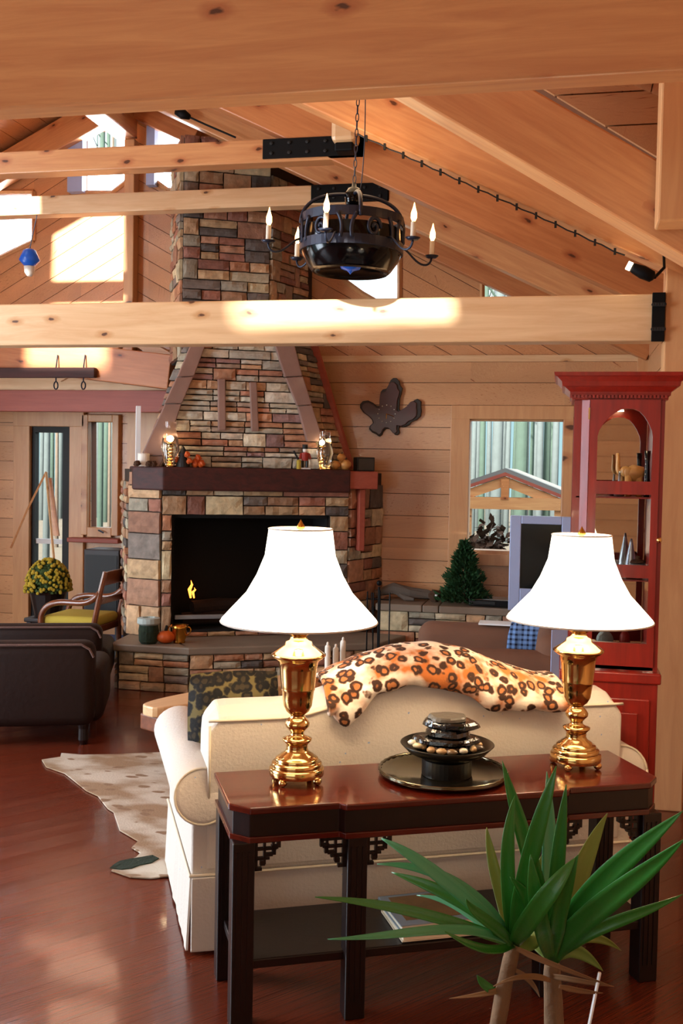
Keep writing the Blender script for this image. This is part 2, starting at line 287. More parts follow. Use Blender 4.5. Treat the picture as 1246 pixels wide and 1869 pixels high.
def ball(bm, c, r, seg=16, jit=0, rng=None):
    r = r if isinstance(r, (tuple, list)) else (r, r, r)
    g = bmesh.ops.create_uvsphere(bm, u_segments=seg, v_segments=max(6, seg//2), radius=1)
    for v in g['verts']:
        k = 1+(noise.noise(v.co*2.2+V(c)*7)*jit if jit else 0)
        v.co = V(c)+V((v.co.x*r[0]*k, v.co.y*r[1]*k, v.co.z*r[2]*k))
    return g['verts']
def bez(pts, n=12):
    out = []
    for i in range(n+1):
        t = i/n; q = [V(p) for p in pts]
        while len(q) > 1: q = [a.lerp(b, t) for a, b in zip(q, q[1:])]
        out.append(q[0])
    return out
def inside(p, poly):
    c = False; k = len(poly)
    for i in range(k):
        (x1, y1), (x2, y2) = poly[i], poly[(i+1) % k]
        if (y1 > p[1]) != (y2 > p[1]) and p[0] < (x2-x1)*(p[1]-y1)/(y2-y1)+x1: c = not c
    return c
def panel(name, m, outline, holes, width, ang, thick, to3, nrm, gap=.005, seed=1, parent=None, offset=0):
    """tongue-and-groove boards cut from a flat outline (2-D), with openings; to3 maps 2-D to the place"""
    rng = random.Random(seed); bm = NB(); lay = bm.loops.layers.float_color.new('col')
    vs = [bm.verts.new((p[0], p[1], 0)) for p in outline]; bm.faces.new(vs)
    def cut(p, n): bmesh.ops.bisect_plane(bm, geom=bm.verts[:]+bm.edges[:]+bm.faces[:], plane_co=p, plane_no=n, dist=1e-6)
    for h in holes:
        for i in range(len(h)):
            a, b = V(h[i]+(0,)), V(h[(i+1) % len(h)]+(0,)); d = b-a; cut(a, (-d.y, d.x, 0))
    nx, ny = -math.sin(ang), math.cos(ang); ds = [p[0]*nx+p[1]*ny for p in outline]
    k0, k1 = math.floor((min(ds)-offset)/width), math.ceil((max(ds)-offset)/width)
    for k in range(k0, k1+1):
        for g in (-gap/2, gap/2):
            d = k*width+offset+g; cut((nx*d, ny*d, 0), (nx, ny, 0))
    dead = []
    for f in bm.faces:
        c = f.calc_center_median(); d = (c.x*nx+c.y*ny-offset)/width; fr = d-math.floor(d)
        if min(fr, 1-fr)*width < gap/2 or any(inside((c.x, c.y), h) for h in holes): dead.append(f); continue
        r = random.Random(math.floor(d)*7+seed)
        for l in f.loops: l[lay] = (r.random(), r.random(), r.random(), 1)
    bmesh.ops.delete(bm, geom=dead, context='FACES')
    e = bmesh.ops.extrude_face_region(bm, geom=bm.faces[:])
    for v in [x for x in e['geom'] if isinstance(x, bmesh.types.BMVert)]: v.co.z = 1
    n3 = V(nrm)
    for v in bm.verts: v.co = to3(v.co.x, v.co.y)+n3*thick*v.co.z
    o = mesh_obj(name, bm, m, parent)
    # backing sheet the grooves open onto
    bm = NB(); vs = [bm.verts.new((p[0], p[1], 0)) for p in outline]; bm.faces.new(vs)
    for h in holes:
        for i in range(len(h)):
            a, b = V(h[i]+(0,)), V(h[(i+1) % len(h)]+(0,)); d = b-a
            bmesh.ops.bisect_plane(bm, geom=bm.verts[:]+bm.edges[:]+bm.faces[:], plane_co=a, plane_no=(-d.y, d.x, 0), dist=1e-6)
    dead = [f for f in bm.faces if any(inside((f.calc_center_median().x, f.calc_center_median().y), h) for h in holes)]
    bmesh.ops.delete(bm, geom=dead, context='FACES')
    e = bmesh.ops.extrude_face_region(bm, geom=bm.faces[:])
    for v in [x for x in e['geom'] if isinstance(x, bmesh.types.BMVert)]: v.co.z = -1
    for v in bm.verts: v.co = to3(v.co.x, v.co.y)+n3*(.12*v.co.z)
    b = mesh_obj('backing', bm, 'groove', o)
    return o
PAL = [hx(c) for c in ('#b4956f', '#bf9a74', '#a07a5c', '#ac8064', '#c4b698', '#aea48c', '#988f7c', '#8f6050', '#9c6854', '#c9b892', '#7c7066', '#aa8866', '#b07a58', '#5f5650', '#9c7058')]
def stones(bm, O, U, Vv, N, z0, z1, xl, xr, hole=None, seed=1, hr=(.1, .2), lr=(.1, .42), proud=.035, pal=PAL, light=0):
    """coursed ledge stones on the plane O + x*U + z*Vv; xl, xr give the limits at height z; hole = (x0,x1,z0,z1)"""
    rng = random.Random(seed); lay = bm.loops.layers.float_color.get('col') or bm.loops.layers.float_color.new('col')
    O, U, Vv, N = V(O), V(U), V(Vv), V(N)
    def stone(xa, xb, xc, xd, za, zb):
        g = .005
        if (xb-xa) < .025 and (xd-xc) < .025: return
        nx = 5; nz = 3; pr = proud*rng.uniform(.6, 1.25); grid = []; sd = rng.random()*50
        for j in range(nz+1):
            t = j/nz; a = xa+(xc-xa)*t; b = xb+(xd-xb)*t; z = za+g+(zb-za-2*g)*t; row = []
            for i in range(nx+1):
                s = i/nx; x = a+g+(b-a-2*g)*s; ed = min(s, 1-s, t*.6, (1-t)*.6)*6
                x += (noise.noise(V((sd, j*2.1, i*.3)))*.006 if i in (0, nx) else 0)
                zz = z+(noise.noise(V((i*1.7, sd, j)))*.004 if j in (0, nz) else 0)
                d = pr*(.72+.28*min(1, ed))+noise.noise(V((x*14, z*14, sd)))*.012
                row.append(bm.verts.new(O+U*x+Vv*zz+N*d))
            grid.append(row)
        c = rng.choice(pal); k = rng.uniform(.8, 1.15)+light; col = tuple(min(1, v*k) for v in c[:3])+(1,)
        fs = []
        for j in range(nz):
            for i in range(nx): fs.append(bm.faces.new((grid[j][i], grid[j][i+1], grid[j+1][i+1], grid[j+1][i])))
        ring = grid[0]+[grid[j][nx] for j in range(1, nz+1)]+grid[nz][-2::-1]+[grid[j][0] for j in range(nz-1, 0, -1)]
        back = [bm.verts.new(v.co-N*((v.co-O).dot(N))) for v in ring]
        for i in range(len(ring)): fs.append(bm.faces.new((ring[i], back[i], back[(i+1) % len(ring)], ring[(i+1) % len(ring)])))
        for f in fs:
            for l in f.loops: l[lay] = col
    z = z0
    brk = sorted([b for b in ((hole[2], hole[3]) if hole else ()) if z0 < b < z1]+[z1])
    for b in brk:
        while z < b-1e-4:
            h = rng.uniform(*hr)
            if b-z-h < hr[0]*.7: h = b-z
            if h > hr[1]*1.5: h /= 2
            zt = z+h
            iv = [(None, None)]
            if hole and hole[2]-1e-3 <= z and zt <= hole[3]+1e-3: iv = [(None, hole[0]), (hole[1], None)]
            for (ia, ib) in iv:
                fa0 = xl(z) if ia is None else ia; fa1 = xl(zt) if ia is None else ia
                fb0 = xr(z) if ib is None else ib; fb1 = xr(zt) if ib is None else ib
                A, B = min(fa0, fa1), max(fb0, fb1); x = A
                while x < B-1e-4:
                    tall = rng.random() < .34
                    l = rng.uniform(lr[0], lr[0]+(lr[1]-lr[0])*.6) if tall else rng.uniform(lr[0]*1.4, lr[1])
                    if B-x-l < lr[0]: l = B-x
                    xe = x+l; c0 = max(x, fa0); c1 = min(xe, fb0); d0 = max(x, fa1); d1 = min(xe, fb1)
                    if c1-c0 < .01: c0 = c1 = (d0 if x < (A+B)/2 else d1)
                    if d1-d0 < .01: d0 = d1 = (c0 if x < (A+B)/2 else c1)
                    if tall or h < hr[0]*1.1: stone(c0, c1, d0, d1, z, zt)
                    else:
                        k = 2 if h < hr[1]*.9 else rng.choice((2, 3))
                        for q in range(k):
                            t0, t1 = q/k, (q+1)/k
                            la, lb = c0+(d0-c0)*t0, c1+(d1-c1)*t0; ua, ub = c0+(d0-c0)*t1, c1+(d1-c1)*t1
                            if lb-la > .3 and rng.random() < .6:
                                s = rng.uniform(.35, .65); stone(la, la+(lb-la)*s, ua, la+(lb-la)*s, z+h*t0, z+h*t1); stone(la+(lb-la)*s, lb, la+(lb-la)*s, ub, z+h*t0, z+h*t1)
                            else: stone(la, lb, ua, ub, z+h*t0, z+h*t1)
                    x = xe
            z = zt
# ------------------------------------------------------------------ the room shell
ZR = lambda X: 3.045-.484*X if X > -4 else 3.045-.484*-4+.484*(X+4)
RD = .34
def px2(pts, Y): return [(lambda p: (p.x, p.z))(aY(a, b, Y)) for a, b in pts]
def sun_hole(pts, Y, side):
    out = []
    for X, Z in pts:
        # walk back along the sunbeam to the roof plane
        lo, hi = 0, 12
        for _ in range(50):
            t = (lo+hi)/2; x = X-SUN_D.x/SUN_D.y*t; z = Z-SUN_D.z/SUN_D.y*t
            zr = (3.385-.484*x) if side == 'R' else (5.321+.484*(x+4))
            if z < zr: lo = t
            else: hi = t
        out.append((x, Y-t))
    return out
hb = sun_hole([(-1.8, 2.45), (-.6, 2.45), (-.6, 2.66), (-1.8, 2.66)], 5.6, 'R')
hg = sun_hole([(-4.78, 2.35), (-4.0, 2.35), (-4.0, 4.1), (-4.78, 4.1)], 9.2, 'L')
fl = panel('floor', 'floor', [(-7, -3.6), (1.6, -3.6), (1.6, 10.4), (-7, 10.4)], [], .13, math.radians(52), .02, lambda x, y: V((x, y, -.02)), (0, 0, 1), gap=.0012, seed=5); struct(fl)
fm = M['floor'].node_tree
for n in fm.nodes:
    if n.type == 'MAPPING' and n.inputs['Scale'].default_value[0] == 1: n.inputs['Rotation'].default_value = (0, 0, math.radians(38))
r = panel('ceiling', 'plank_y', [(-4, -3.6), (1.7, -3.6), (1.7, 9.4), (-4, 9.4)], [hb], .15, PI/2, .02, lambda x, y: V((x, y, 3.405-.484*x)), (0, 0, -1), seed=3); struct(r)
l = panel('ceiling', 'plank_y', [(-7, -3.6), (-4, -3.6), (-4, 9.4), (-7, 9.4)], [hg], .15, PI/2, .02, lambda x, y: V((x, y, 5.341+.484*(x+4))), (0, 0, -1), seed=4); struct(l)
WB = lambda x, z: V((x, 9.22, z))
win = [(-.804, 1.057), (.005, 1.057), (.005, 2.208), (-.804, 2.208)]
struct(panel('wall_back', 'plank', [(-2.4, 0), (.7, 0), (.7, 2.735), (-2.4, 2.735)], [win], .197, 0, .02, WB, (0, -1, 0), seed=2, offset=.165))
w4 = px2([(729, 452), (729, 575), (660, 535), (612, 500), (640, 452)], 9.2)
w5 = px2([(880, 512), (1010, 570), (880, 570)], 9.2)
w2 = px2([(271, 225), (336, 225), (336, 347), (306, 347), (271, 322)], 9.2)
w1 = px2([(148, 232), (236, 232), (236, 328), (205, 352), (148, 352)], 9.2)
w3 = px2([(-60, 350), (62, 350), (62, 440), (-60, 500)], 9.2)
A29 = math.radians(29)
def gable(name, m, out, holes, ang, seed, off=0):
    return struct(panel(name, m, out, holes, .15, ang, .02, WB, (0, -1, 0), seed=seed, offset=off))
gable('wall_back', 'plank_diag', [(-2.4, 2.74), (.7, 2.74), (.7, ZR(.7)+RD), (-2.4, ZR(-2.4)+RD)], [w4, w5], -A29, 11)
gable('wall_back', 'plank_diag', [(-3.97, 2.5), (-2.4, 2.5), (-2.4, ZR(-2.4)+RD), (-3.97, ZR(-3.97)+RD)], [w2], -A29, 11)
gable('wall_back', 'plank_diag2', [(-7, 2.5), (-3.97, 2.5), (-3.97, ZR(-3.97)+RD), (-7, ZR(-7)+RD)], [w1, w3], A29, 12)
struct(panel('wall_back', 'plank', [(-3.15, 0), (-2.4, 0), (-2.4, 2.6), (-3.15, 2.6)], [], .197, 0, .02, WB, (0, -1, 0), seed=2, offset=.165))
# side and rear walls with unseen windows; the rear ones are added for light
struct(panel('wall_right', 'plank', [(5.74, 0), (9.25, 0), (9.25, 3.4), (5.74, 3.4)], [], .197, 0, .02, lambda a, z: V((.70, a, z)), (-1, 0, 0), seed=6, offset=.165))
struct(panel('wall_right', 'plank', [(-3.6, 0), (5.8, 0), (5.8, 3.2), (-3.6, 3.2)], [], .197, 0, .02, lambda a, z: V((1.5, a, z)), (-1, 0, 0), seed=7))
struct(panel('wall_right', 'plank', [(.64, 0), (1.52, 0), (1.52, 3.2), (.64, 3.2)], [], .197, 0, .02, lambda a, z: V((a, 5.8, z)), (0, -1, 0), seed=8))
struct(panel('wall_left', 'plank', [(-3.6, 0), (9.25, 0), (9.25, 4.3), (-3.6, 4.3)], [[(.6, .4), (5.2, .4), (5.2, 2.7), (.6, 2.7)], [(5.8, .4), (7.4, .4), (7.4, 2.7), (5.8, 2.7)]], .197, 0, .02, lambda a, z: V((-6.62, a, z)), (1, 0, 0), seed=9))
struct(panel('wall_rear', 'plank', [(-7, 0), (1.6, 0), (1.6, 3.0), (-4, 5.6), (-7, 4.2)], [[(-4.5, .9), (.1, .9), (.1, 3.7), (-4.5, 3.7)]], .197, 0, .02, lambda a, z: V((a, -3.5, z)), (0, 1, 0), seed=10))
struct(panel('wall_dormer', 'plank', px2([(930, 120), (1300, 120), (1300, 345), (1192, 285), (960, 145)], 4.3), [], .13, 0, .02, lambda a, z: V((a, 4.3, z)), (0, -1, 0), seed=14, gap=.006))
bm = NB()
for y0 in (.6, 2.13, 3.67, 5.2): box(bm, -6.66, -6.58, y0-.04, y0+.04, .4, 2.7)
box(bm, -6.66, -6.58, .6, 5.2, 1.9, 1.96); struct(mesh_obj('window_3', bm, 'trimwood'))
bm = NB()
for x0 in (-4.5, -2.97, -1.43, .1): box(bm, x0-.04, x0+.04, -3.54, -3.46, .9, 3.7)
struct(mesh_obj('window_4', bm, 'trimwood'))  # unseen rear windows, added as openings for the rear fill
bm = NB(); box(bm, -7.5, 2.5, -10.5, -3.62, 3.75, 3.9); struct(mesh_obj('porch_sun_blocker', bm, 'pine'))  # unseen porch roof, added to keep the sun out at the rear
bm = NB(); box(bm, -8.3, -6.75, -4, 9.3, 2.75, 2.9); struct(mesh_obj('eave_sun_blocker', bm, 'pine'))  # unseen eave, added to stop sun spots coming in from the left
# timber trim between the two kinds of boarding, corner boards
bm = NB(); box(bm, -2.4, .68, 9.165, 9.2, 2.71, 2.765); struct(mesh_obj('trim_1', bm, 'pine_pale'))
bm = NB(); box(bm, .60, .68, 9.1, 9.2, 0, 3.1); struct(mesh_obj('trim_2', bm, 'trimwood'))
# window_1: casing, frame, sill, glass
w1o = bpy.data.objects.new('window_1', None); COL.objects.link(w1o); w1o['kind'] = 'structure'
bm = NB()
box(bm, -.965, -.80, 9.165, 9.2, .82, 2.29); box(bm, .002, .165, 9.165, 9.2, .82, 2.29); box(bm, -.965, .165, 9.163, 9.2, 2.21, 2.33); box(bm, -.80, .005, 9.165, 9.2, .93, 1.03)
struct(mesh_obj('casing', bm, 'trimwood', w1o, bevel=.004))
bm = NB()
box(bm, -.835, -.797, 9.2, 9.36, 1.02, 2.23); box(bm, -.003, .04, 9.2, 9.36, 1.02, 2.23); box(bm, -.80, .003, 9.2, 9.36, 2.2, 2.24); box(bm, -.80, .003, 9.19, 9.36, 1.02, 1.062)
struct(mesh_obj('window_frame', bm, 'trimwood', w1o))
bm = NB(); box(bm, -.79, -.005, 9.30, 9.306, 1.06, 2.2); struct(mesh_obj('glass_pane', bm, 'winglass', w1o))
# glazing of the gable openings
def pane(name, pts, Y=9.3):
    bm = NB(); prism(bm, [(a, Y, b) for a, b in pts], (0, .006, 0)); o = mesh_obj(name, bm, 'winglass'); struct(o)
    bm = NB()
    k = len(pts)
    for i in range(k):
        a, b = V((pts[i][0], 9.19, pts[i][1])), V((pts[(i+1) % k][0], 9.19, pts[(i+1) % k][1]))
        tube(bm, [a, b], .022, 4); 
    struct(mesh_obj('window_frame', bm, 'trimwood', o))
for i, p in enumerate((w4, w5, w2, w1, w3)): pane('window_%d' % (i+5), p)
bm = NB(); a = aY(131, 300, 9.15); box(bm, a.x-.02, a.x+.13, 9.1, 9.19, aY(140, 352, 9.15).z, 5.0); struct(mesh_obj('trim_3', bm, 'silver'))
bm = NB(); a = aY(276, 300, 9.15); box(bm, a.x-.03, a.x+.05, 9.1, 9.19, aY(276, 340, 9.15).z, 4.9); struct(mesh_obj('trim_4', bm, 'silver'))
# bay beyond the red header: door, window, low ceiling
BYY = 9.8
dg = px2([(64, 786), (128, 786)], BYY); zd = 2.13
door = [(-5.32, .0), (-4.88, .0), (-4.88, zd), (-5.32, zd)]
wl = px2([(165, 770), (209, 770), (209, 963), (165, 963)], BYY)
struct(panel('wall_bay', 'plank', [(-7, 0), (-3.1, 0), (-3.1, 2.62), (-7, 2.62)], [door, wl], .197, 0, .02, lambda a, z: V((a, BYY+.02, z)), (0, -1, 0), seed=15))
bm = NB(); box(bm, -7, -3.1, 9.24, 9.95, 2.6, 2.66); struct(mesh_obj('ceiling', bm, 'pine'))
bm = NB(); box(bm, -3.2, -3.1, 9.2, 9.95, 0, 2.62); struct(mesh_obj('wall_bay_return', bm, 'trimwood'))
d1 = bpy.data.objects.new('door_1', None); COL.objects.link(d1); d1['kind'] = 'structure'
bm = NB(); box(bm, -5.32, -5.28, BYY, BYY+.08, 0, zd); box(bm, -4.97, -4.88, BYY-.01, BYY+.08, 0, zd); box(bm, -5.28, -4.97, BYY, BYY+.08, 2.07, zd); box(bm, -5.28, -4.97, BYY, BYY+.08, 0, .55)
struct(mesh_obj('door_frame', bm, 'black', d1))
bm = NB(); box(bm, -5.28, -4.97, BYY+.04, BYY+.046, .55, 2.07); struct(mesh_obj('glass_pane', bm, 'winglass', d1))
bm = NB(); box(bm, -5.28, -4.97, BYY+.02, BYY+.06, .93, .98); struct(mesh_obj('mid_rail', bm, 'white', d1))
bm = NB(); box(bm, -4.88, -4.72, BYY-.05, BYY, 0, 2.25); box(bm, -5.5, -5.32, BYY-.05, BYY, 0, 2.25); box(bm, -5.5, -4.72, BYY-.06, BYY, 2.13, 2.28)
struct(mesh_obj('casing', bm, 'trimwood', d1, bevel=.005))
w2o = bpy.data.objects.new('window_2', None); COL.objects.link(w2o); w2o['kind'] = 'structure'
x0, x1, zb, zt = wl[0][0], wl[1][0], wl[2][1], wl[0][1]
bm = NB()
box(bm, x0-.07, x0, BYY-.06, BYY+.06, zb-.08, zt+.07); box(bm, x1, x1+.07, BYY-.06, BYY+.06, zb-.08, zt+.07); box(bm, x0, x1, BYY-.06, BYY+.06, zt, zt+.07); box(bm, x0, x1, BYY-.06, BYY+.06, zb-.1, zb)
struct(mesh_obj('sash_frame', bm, 'trimwood', w2o, bevel=.006))
bm = NB(); box(bm, x0, x1, BYY+.03, BYY+.036, zb, zt); struct(mesh_obj('glass_pane', bm, 'winglass', w2o))
bm = NB(); box(bm, x0-.17, x1+.12, BYY-.16, BYY, zb-.15, zb-.105); struct(mesh_obj('window_sill', bm, 'redbeam', w2o, bevel=.008))
bm = NB(); tube(bm, bez([((x0+x1)/2, BYY-.07, zb-.03), ((x0+x1)/2+.02, BYY-.12, zb-.02), ((x0+x1)/2+.07, BYY-.1, zb-.05)], 6), .008, 6); struct(mesh_obj('crank_handle', bm, 'iron', w2o))
bm = NB(); box(bm, x1+.19, -3.1, BYY-.12, BYY-.02, 0, 2.6); struct(mesh_obj('trim_5', bm, 'trimwood'))
bm = NB(); box(bm, -7, -3.1, 9.25, 9.29, 0, .02); struct(mesh_obj('trim_6', bm, 'threshold'))
# ------------------------------------------------------------------ timber frame
def timber(name, x0, x1, Y, thk, z0, z1, m, label, group=None, slope=0, cat='beam'):
    """square-cut timber; local X runs along its length; slope>0 falls to the right"""
    o = empty(name, (x0, Y, z0), label=label, cat=cat, group=group); a = math.atan(slope)
    o.rotation_euler = (0, a, 0); L = (x1-x0)/math.cos(a); bm = NB(); h = (z1-z0)*math.cos(a)
    n = max(1, int(L/.5))
    box(bm, 0, L, 0, thk, 0, h); mesh_obj('timber', bm, m, o, bevel=.008)
    return o
def plate(o, xa, xb, za, zb, seg=6):
    bm = NB(); box(bm, xa, xb, -.014, 0, za, zb); p = mesh_obj('steel_plate', bm, 'steel', o, bevel=.003); p['label'] = 'flat black steel joint plate'
    bm = NB()
    n = 5
    for i in range(n):
        x = xa+(xb-xa)*(i+.5)/n
        for z in (za+(zb-za)*.25, za+(zb-za)*.75): lathe(bm, [(.0, .0), (.012, .0), (.012, .01), (0, .012)], 6, cap=False); bmesh.ops.transform(bm, matrix=Matrix.Translation((x, -.014, z)) @ Matrix.Rotation(PI/2, 4, 'X'), verts=bm.verts[-24:])
    mesh_obj('bolts', bm, 'black', p)
TB = 'tie beams of the roof trusses'; RG = 'rafters on the right roof slope'; LG = 'rafters on the left roof slope'
timber('ceiling_beam', -2.9, 1.45, 2.95, .1, 2.834, 3.19, 'pine', 'big nearest honey pine beam across the very top of the picture')
b1 = timber('ceiling_beam', -6.5, .495, 5.6, .14, 2.44, 2.68, 'pine_pale', 'pale pine tie beam in front of the chimney, lowest and widest of the cross beams'); plate(b1, 6.93, 6.995, -.005, .245)
b2 = timber('ceiling_beam', -6.5, -1.32, 6.8, .14, 3.795, 3.95, 'pine', 'upper of the two thin pink pine tie beams behind the chandelier, with long black plate')
a, b = aY(480, 270, 6.8).x+6.5, aY(644, 270, 6.8).x+6.5; plate(b2, a, b, .02, .15)
b3 = timber('ceiling_beam', -6.5, -1.35, 8.0, .14, 3.812, 3.965, 'pine_pale', 'thin yellow pine tie beam crossing the upper chimney, its plate behind the chandelier')
a, b = aY(568, 350, 8).x+6.5, aY(708, 350, 8).x+6.5; plate(b3, a, b, .012, .15)
def rafter(Y, xa, xb, lab, m, h=.295, dz=0, w=.14):
    if xb > 0 and Y > 9: rafter(Y, -3.95, -3.35, 'short stub of the last rafter between the chimney and the gable post', m, h, dz, w); xa = -2.1
    return timber('rafter', xa, xb, Y, w, ZR(xa)+dz, ZR(xa)+dz+h/math.cos(.4509)**2*1.0, m, lab, RG, .484, 'rafter')
rafter(5.6, -3.95, .62, 'pinkish rafter just behind the broad nearest one, a wire along its lower edge', 'pine')
rafter(6.8, -3.95, .66, 'orange rafter meeting the upper thin tie beam at its black plate', 'pine_deep')
rafter(8.0, -3.95, .66, 'rafter meeting the yellow tie beam behind the chandelier', 'pine')
rafter(9.02, -3.95, .66, 'last rafter, lying against the diagonal boards of the gable wall', 'pine_deep', h=.2, dz=-.02, w=.12)
ra = timber('rafter', -1.6, 1.1, 4.0, .17, 2.803+.617*1.6, 2.803+.617*1.6+.29, 'pine', 'broad nearest rafter with large knots, lit orange, at upper right', RG, .617, 'rafter')
for Y in (8.0, 9.02):
    t = timber('rafter', -6.6, -4.05, Y, .14, ZR(-6.6), ZR(-6.6)+.28, 'pine', 'rafter of the left roof slope on truss %s' % {3.4: 'nearest the camera', 5.6: 'over the pale beam', 6.8: 'over the upper thin beam', 8.0: 'over the yellow beam', 9.02: 'against the gable'}[Y], LG, -.484, 'rafter')
bm = NB(); o = empty('ridge_beam', (-4, -3.4, 4.75), PI/2, 'ridge beam under the peak of the roof', 'beam'); box(bm, 0, 12.5, -.1, .1, 0, .3); mesh_obj('timber', bm, 'pine', o, bevel=.008)
def post(name, x0, x1, y0, y1, z0, z1, m, label, bev=.008):
    o = empty(name, ((x0+x1)/2, (y0+y1)/2, z0), label=label, cat='post'); bm = NB(); box(bm, -(x1-x0)/2, (x1-x0)/2, -(y1-y0)/2, (y1-y0)/2, 0, z1-z0); mesh_obj('timber', bm, m, o, bevel=bev); return o
post('wall_post', .495, .66, 5.6, 5.75, 0, 2.82, 'trimwood', 'tall pine post at the right edge carrying the pale beam')
post('gable_post', -4.02, -3.92, 9.08, 9.2, 2.5, 4.75, 'trimwood', 'pine post in the middle of the gable wall between the diagonal boards')
a = aY(1199, 396, 3.85); post('hanging_post', a.x, a.x+.14, 3.83, 3.97, a.z-.02, 3.3, 'trimwood', 'short pine post at the top right corner in front of the broad rafter')
a, b = aY(606, 262, 6.6), aY(651, 262, 6.6)
hp = post('hanging_post', a.x, b.x, 6.55, 6.72, a.z, 4.1, 'pine_pale', 'stubby rounded pine drop post above the chandelier', bev=.03)
bm = NB(); box(bm, -.06, .06, -.06, .06, -.055, 0); mesh_obj('steel_cap', bm, 'steel', hp, bevel=.01)
for s in (-1, 1):
    o = empty('knee_brace', (-3.97+s*.06, 9.1, 2.98), label='short %s brace at the foot of the gable post' % ('left' if s < 0 else 'right'), cat='brace')
    bm = NB(); prism(bm, [(0, 0, 0), (s*.62, 0, -.33), (s*.62, 0, -.45), (0, 0, -.12)], (0, .08, 0)); mesh_obj('timber', bm, 'pine_pale', o)
c0, c1 = aY(652, 244, 5.58), aY(1140, 466, 5.58); sw_ = empty('string_lights', c0, label='thin dark string of lights clipped along the lower edge of the pinkish rafter', cat='string lights')
bm = NB(); n_ = 24; tube(bm, [(c1-c0)*(i/n_)+V((0, 0, -.006*(i % 2))) for i in range(n_+1)], .004, 5); mesh_obj('wire', bm, 'black', sw_)
for i in range(14): p = (c1-c0)*((i+.5)/14); bm = NB(); box(bm, p.x-.006, p.x+.006, -.012, .008, p.z-.02, p.z+.012); mesh_obj('clip', bm, 'black', sw_)
# slanting hip timber and red header at left
L0, L1 = aY(30, 677, 9.0), aY(312, 712, 9.0); sl_ = -(L1.z-L0.z)/(L1.x-L0.x)
T1 = aY(240, 642, 9.0); dz = T1.z-(L0.z-sl_*(T1.x-L0.x))
t = timber('hip_timber', L0.x-.5, L1.x+.02, 8.86, .18, L0.z+.5*sl_, L0.z+.5*sl_+dz*1.02, 'pine_deep', 'wide smooth brown timber slanting down to the chimney under the pale beam', slope=sl_)
z0, z1 = aY(150, 752, 9.15).z, aY(150, 713, 9.15).z
o = empty('header_beam', (-6.9, 9.1, z0), label='flat red stained header beam above the glazed door', cat='beam'); bm = NB(); box(bm, 0, 3.75, 0, .12, 0, z1-z0); mesh_obj('timber', bm, 'redbeam', o, bevel=.005)
bm = NB(); box(bm, -6.9, -3.1, 9.14, 9.2, z1, 2.6); struct(mesh_obj('trim_7', bm, 'pine_pale'))
# ------------------------------------------------------------------ outside
bm = NB(); box(bm, -40, 40, 10.2, 90, -1.3, -1.2); struct(mesh_obj('ground', bm, 'ground'))
rt = random.Random(4)
def tree(x, y, r, h, m, lab, grp):
    o = empty('tree', (x, y, -1.2), rt.random()*6, lab, 'tree', grp); bm = NB()
    tube(bm, [(0, 0, 0), (r*.3, 0, h*.3), (-r*.3, r*.2, h*.7), (0, 0, h)], [r*1.25, r, r*.85, r*.6], 10); mesh_obj('trunk', bm, m, o, smooth=True)
    for k in range(4):
        bm = NB(); z = h*rt.uniform(.3, .95); a = rt.random()*6.28; l = rt.uniform(.8, 2.2)
        tube(bm, bez([(0, 0, z), (math.cos(a)*l*.5, math.sin(a)*l*.5, z+l*.3), (math.cos(a)*l, math.sin(a)*l, z+l*.9)], 5), [r*.3, r*.25, r*.2, r*.15, r*.1, r*.05], 5); mesh_obj('branch', bm, m, o)
specs = []
for (px, Y, w_, m, lb) in ((950, 24, 30, 'bark_green', 'thick mossy green trunk in the middle of the right window'), (905, 30, 26, 'bark_pale', 'pale trunk left of the mossy one in the right window'), (985, 33, 16, 'bark_pale', 'slim pale trunk toward the right side of the window'), (1012, 40, 16, 'bark_pale', 'far pale trunk at the right window edge'), (880, 36, 14, 'bark_green', 'slender mossy trunk near the left edge of the right window'), (925, 44, 12, 'bark_pale', 'distant thin pale trunk in the right window'), (970, 48, 10, 'bark_green', 'distant thin mossy trunk in the right window'), (863, 42, 12, 'bark_pale', 'pale trunk at the left window edge'),
        (85, 26, 16, 'bark_pale', 'pale trunk behind the glazed door'), (104, 34, 9, 'bark', 'thin grey trunk behind the glazed door'), (183, 22, 14, 'bark_green', 'mossy trunk behind the narrow left window'), (200, 32, 8, 'bark', 'thin trunk behind the narrow left window'), (172, 40, 8, 'bark_pale', 'distant pale trunk behind the narrow left window')):
    p = aY(px, 860, Y); tree(p.x, Y, w_*.36/1900*Y, 18, m, lb, 'trees outside')
for px, Y in ((870, 52), (892, 58), (915, 55), (940, 60), (960, 54), (978, 57), (998, 50), (1008, 62), (76, 50), (95, 56), (110, 52), (178, 54), (193, 50), (204, 57)):
    p = aY(px, 860, Y); left = px < 300
    k_ = sorted(q for q in ((76, 95, 110, 178, 193, 204) if left else (870, 892, 915, 940, 960, 978, 998, 1008))).index(px)
    nth = ('leftmost', 'second from left', 'third from left', 'fourth from left', 'fifth from left', 'sixth from left', 'seventh from left', 'eighth from left')[k_]
    tree(p.x, Y, rt.uniform(3, 6)/1900*Y, 22, rt.choice(('bark_pale', 'bark_green')), ('distant hazy trunk beyond the left door and window, ' if left else 'distant hazy trunk in the woods behind the pavilion, ')+nth, 'woods seen on the left' if left else 'woods seen on the right')
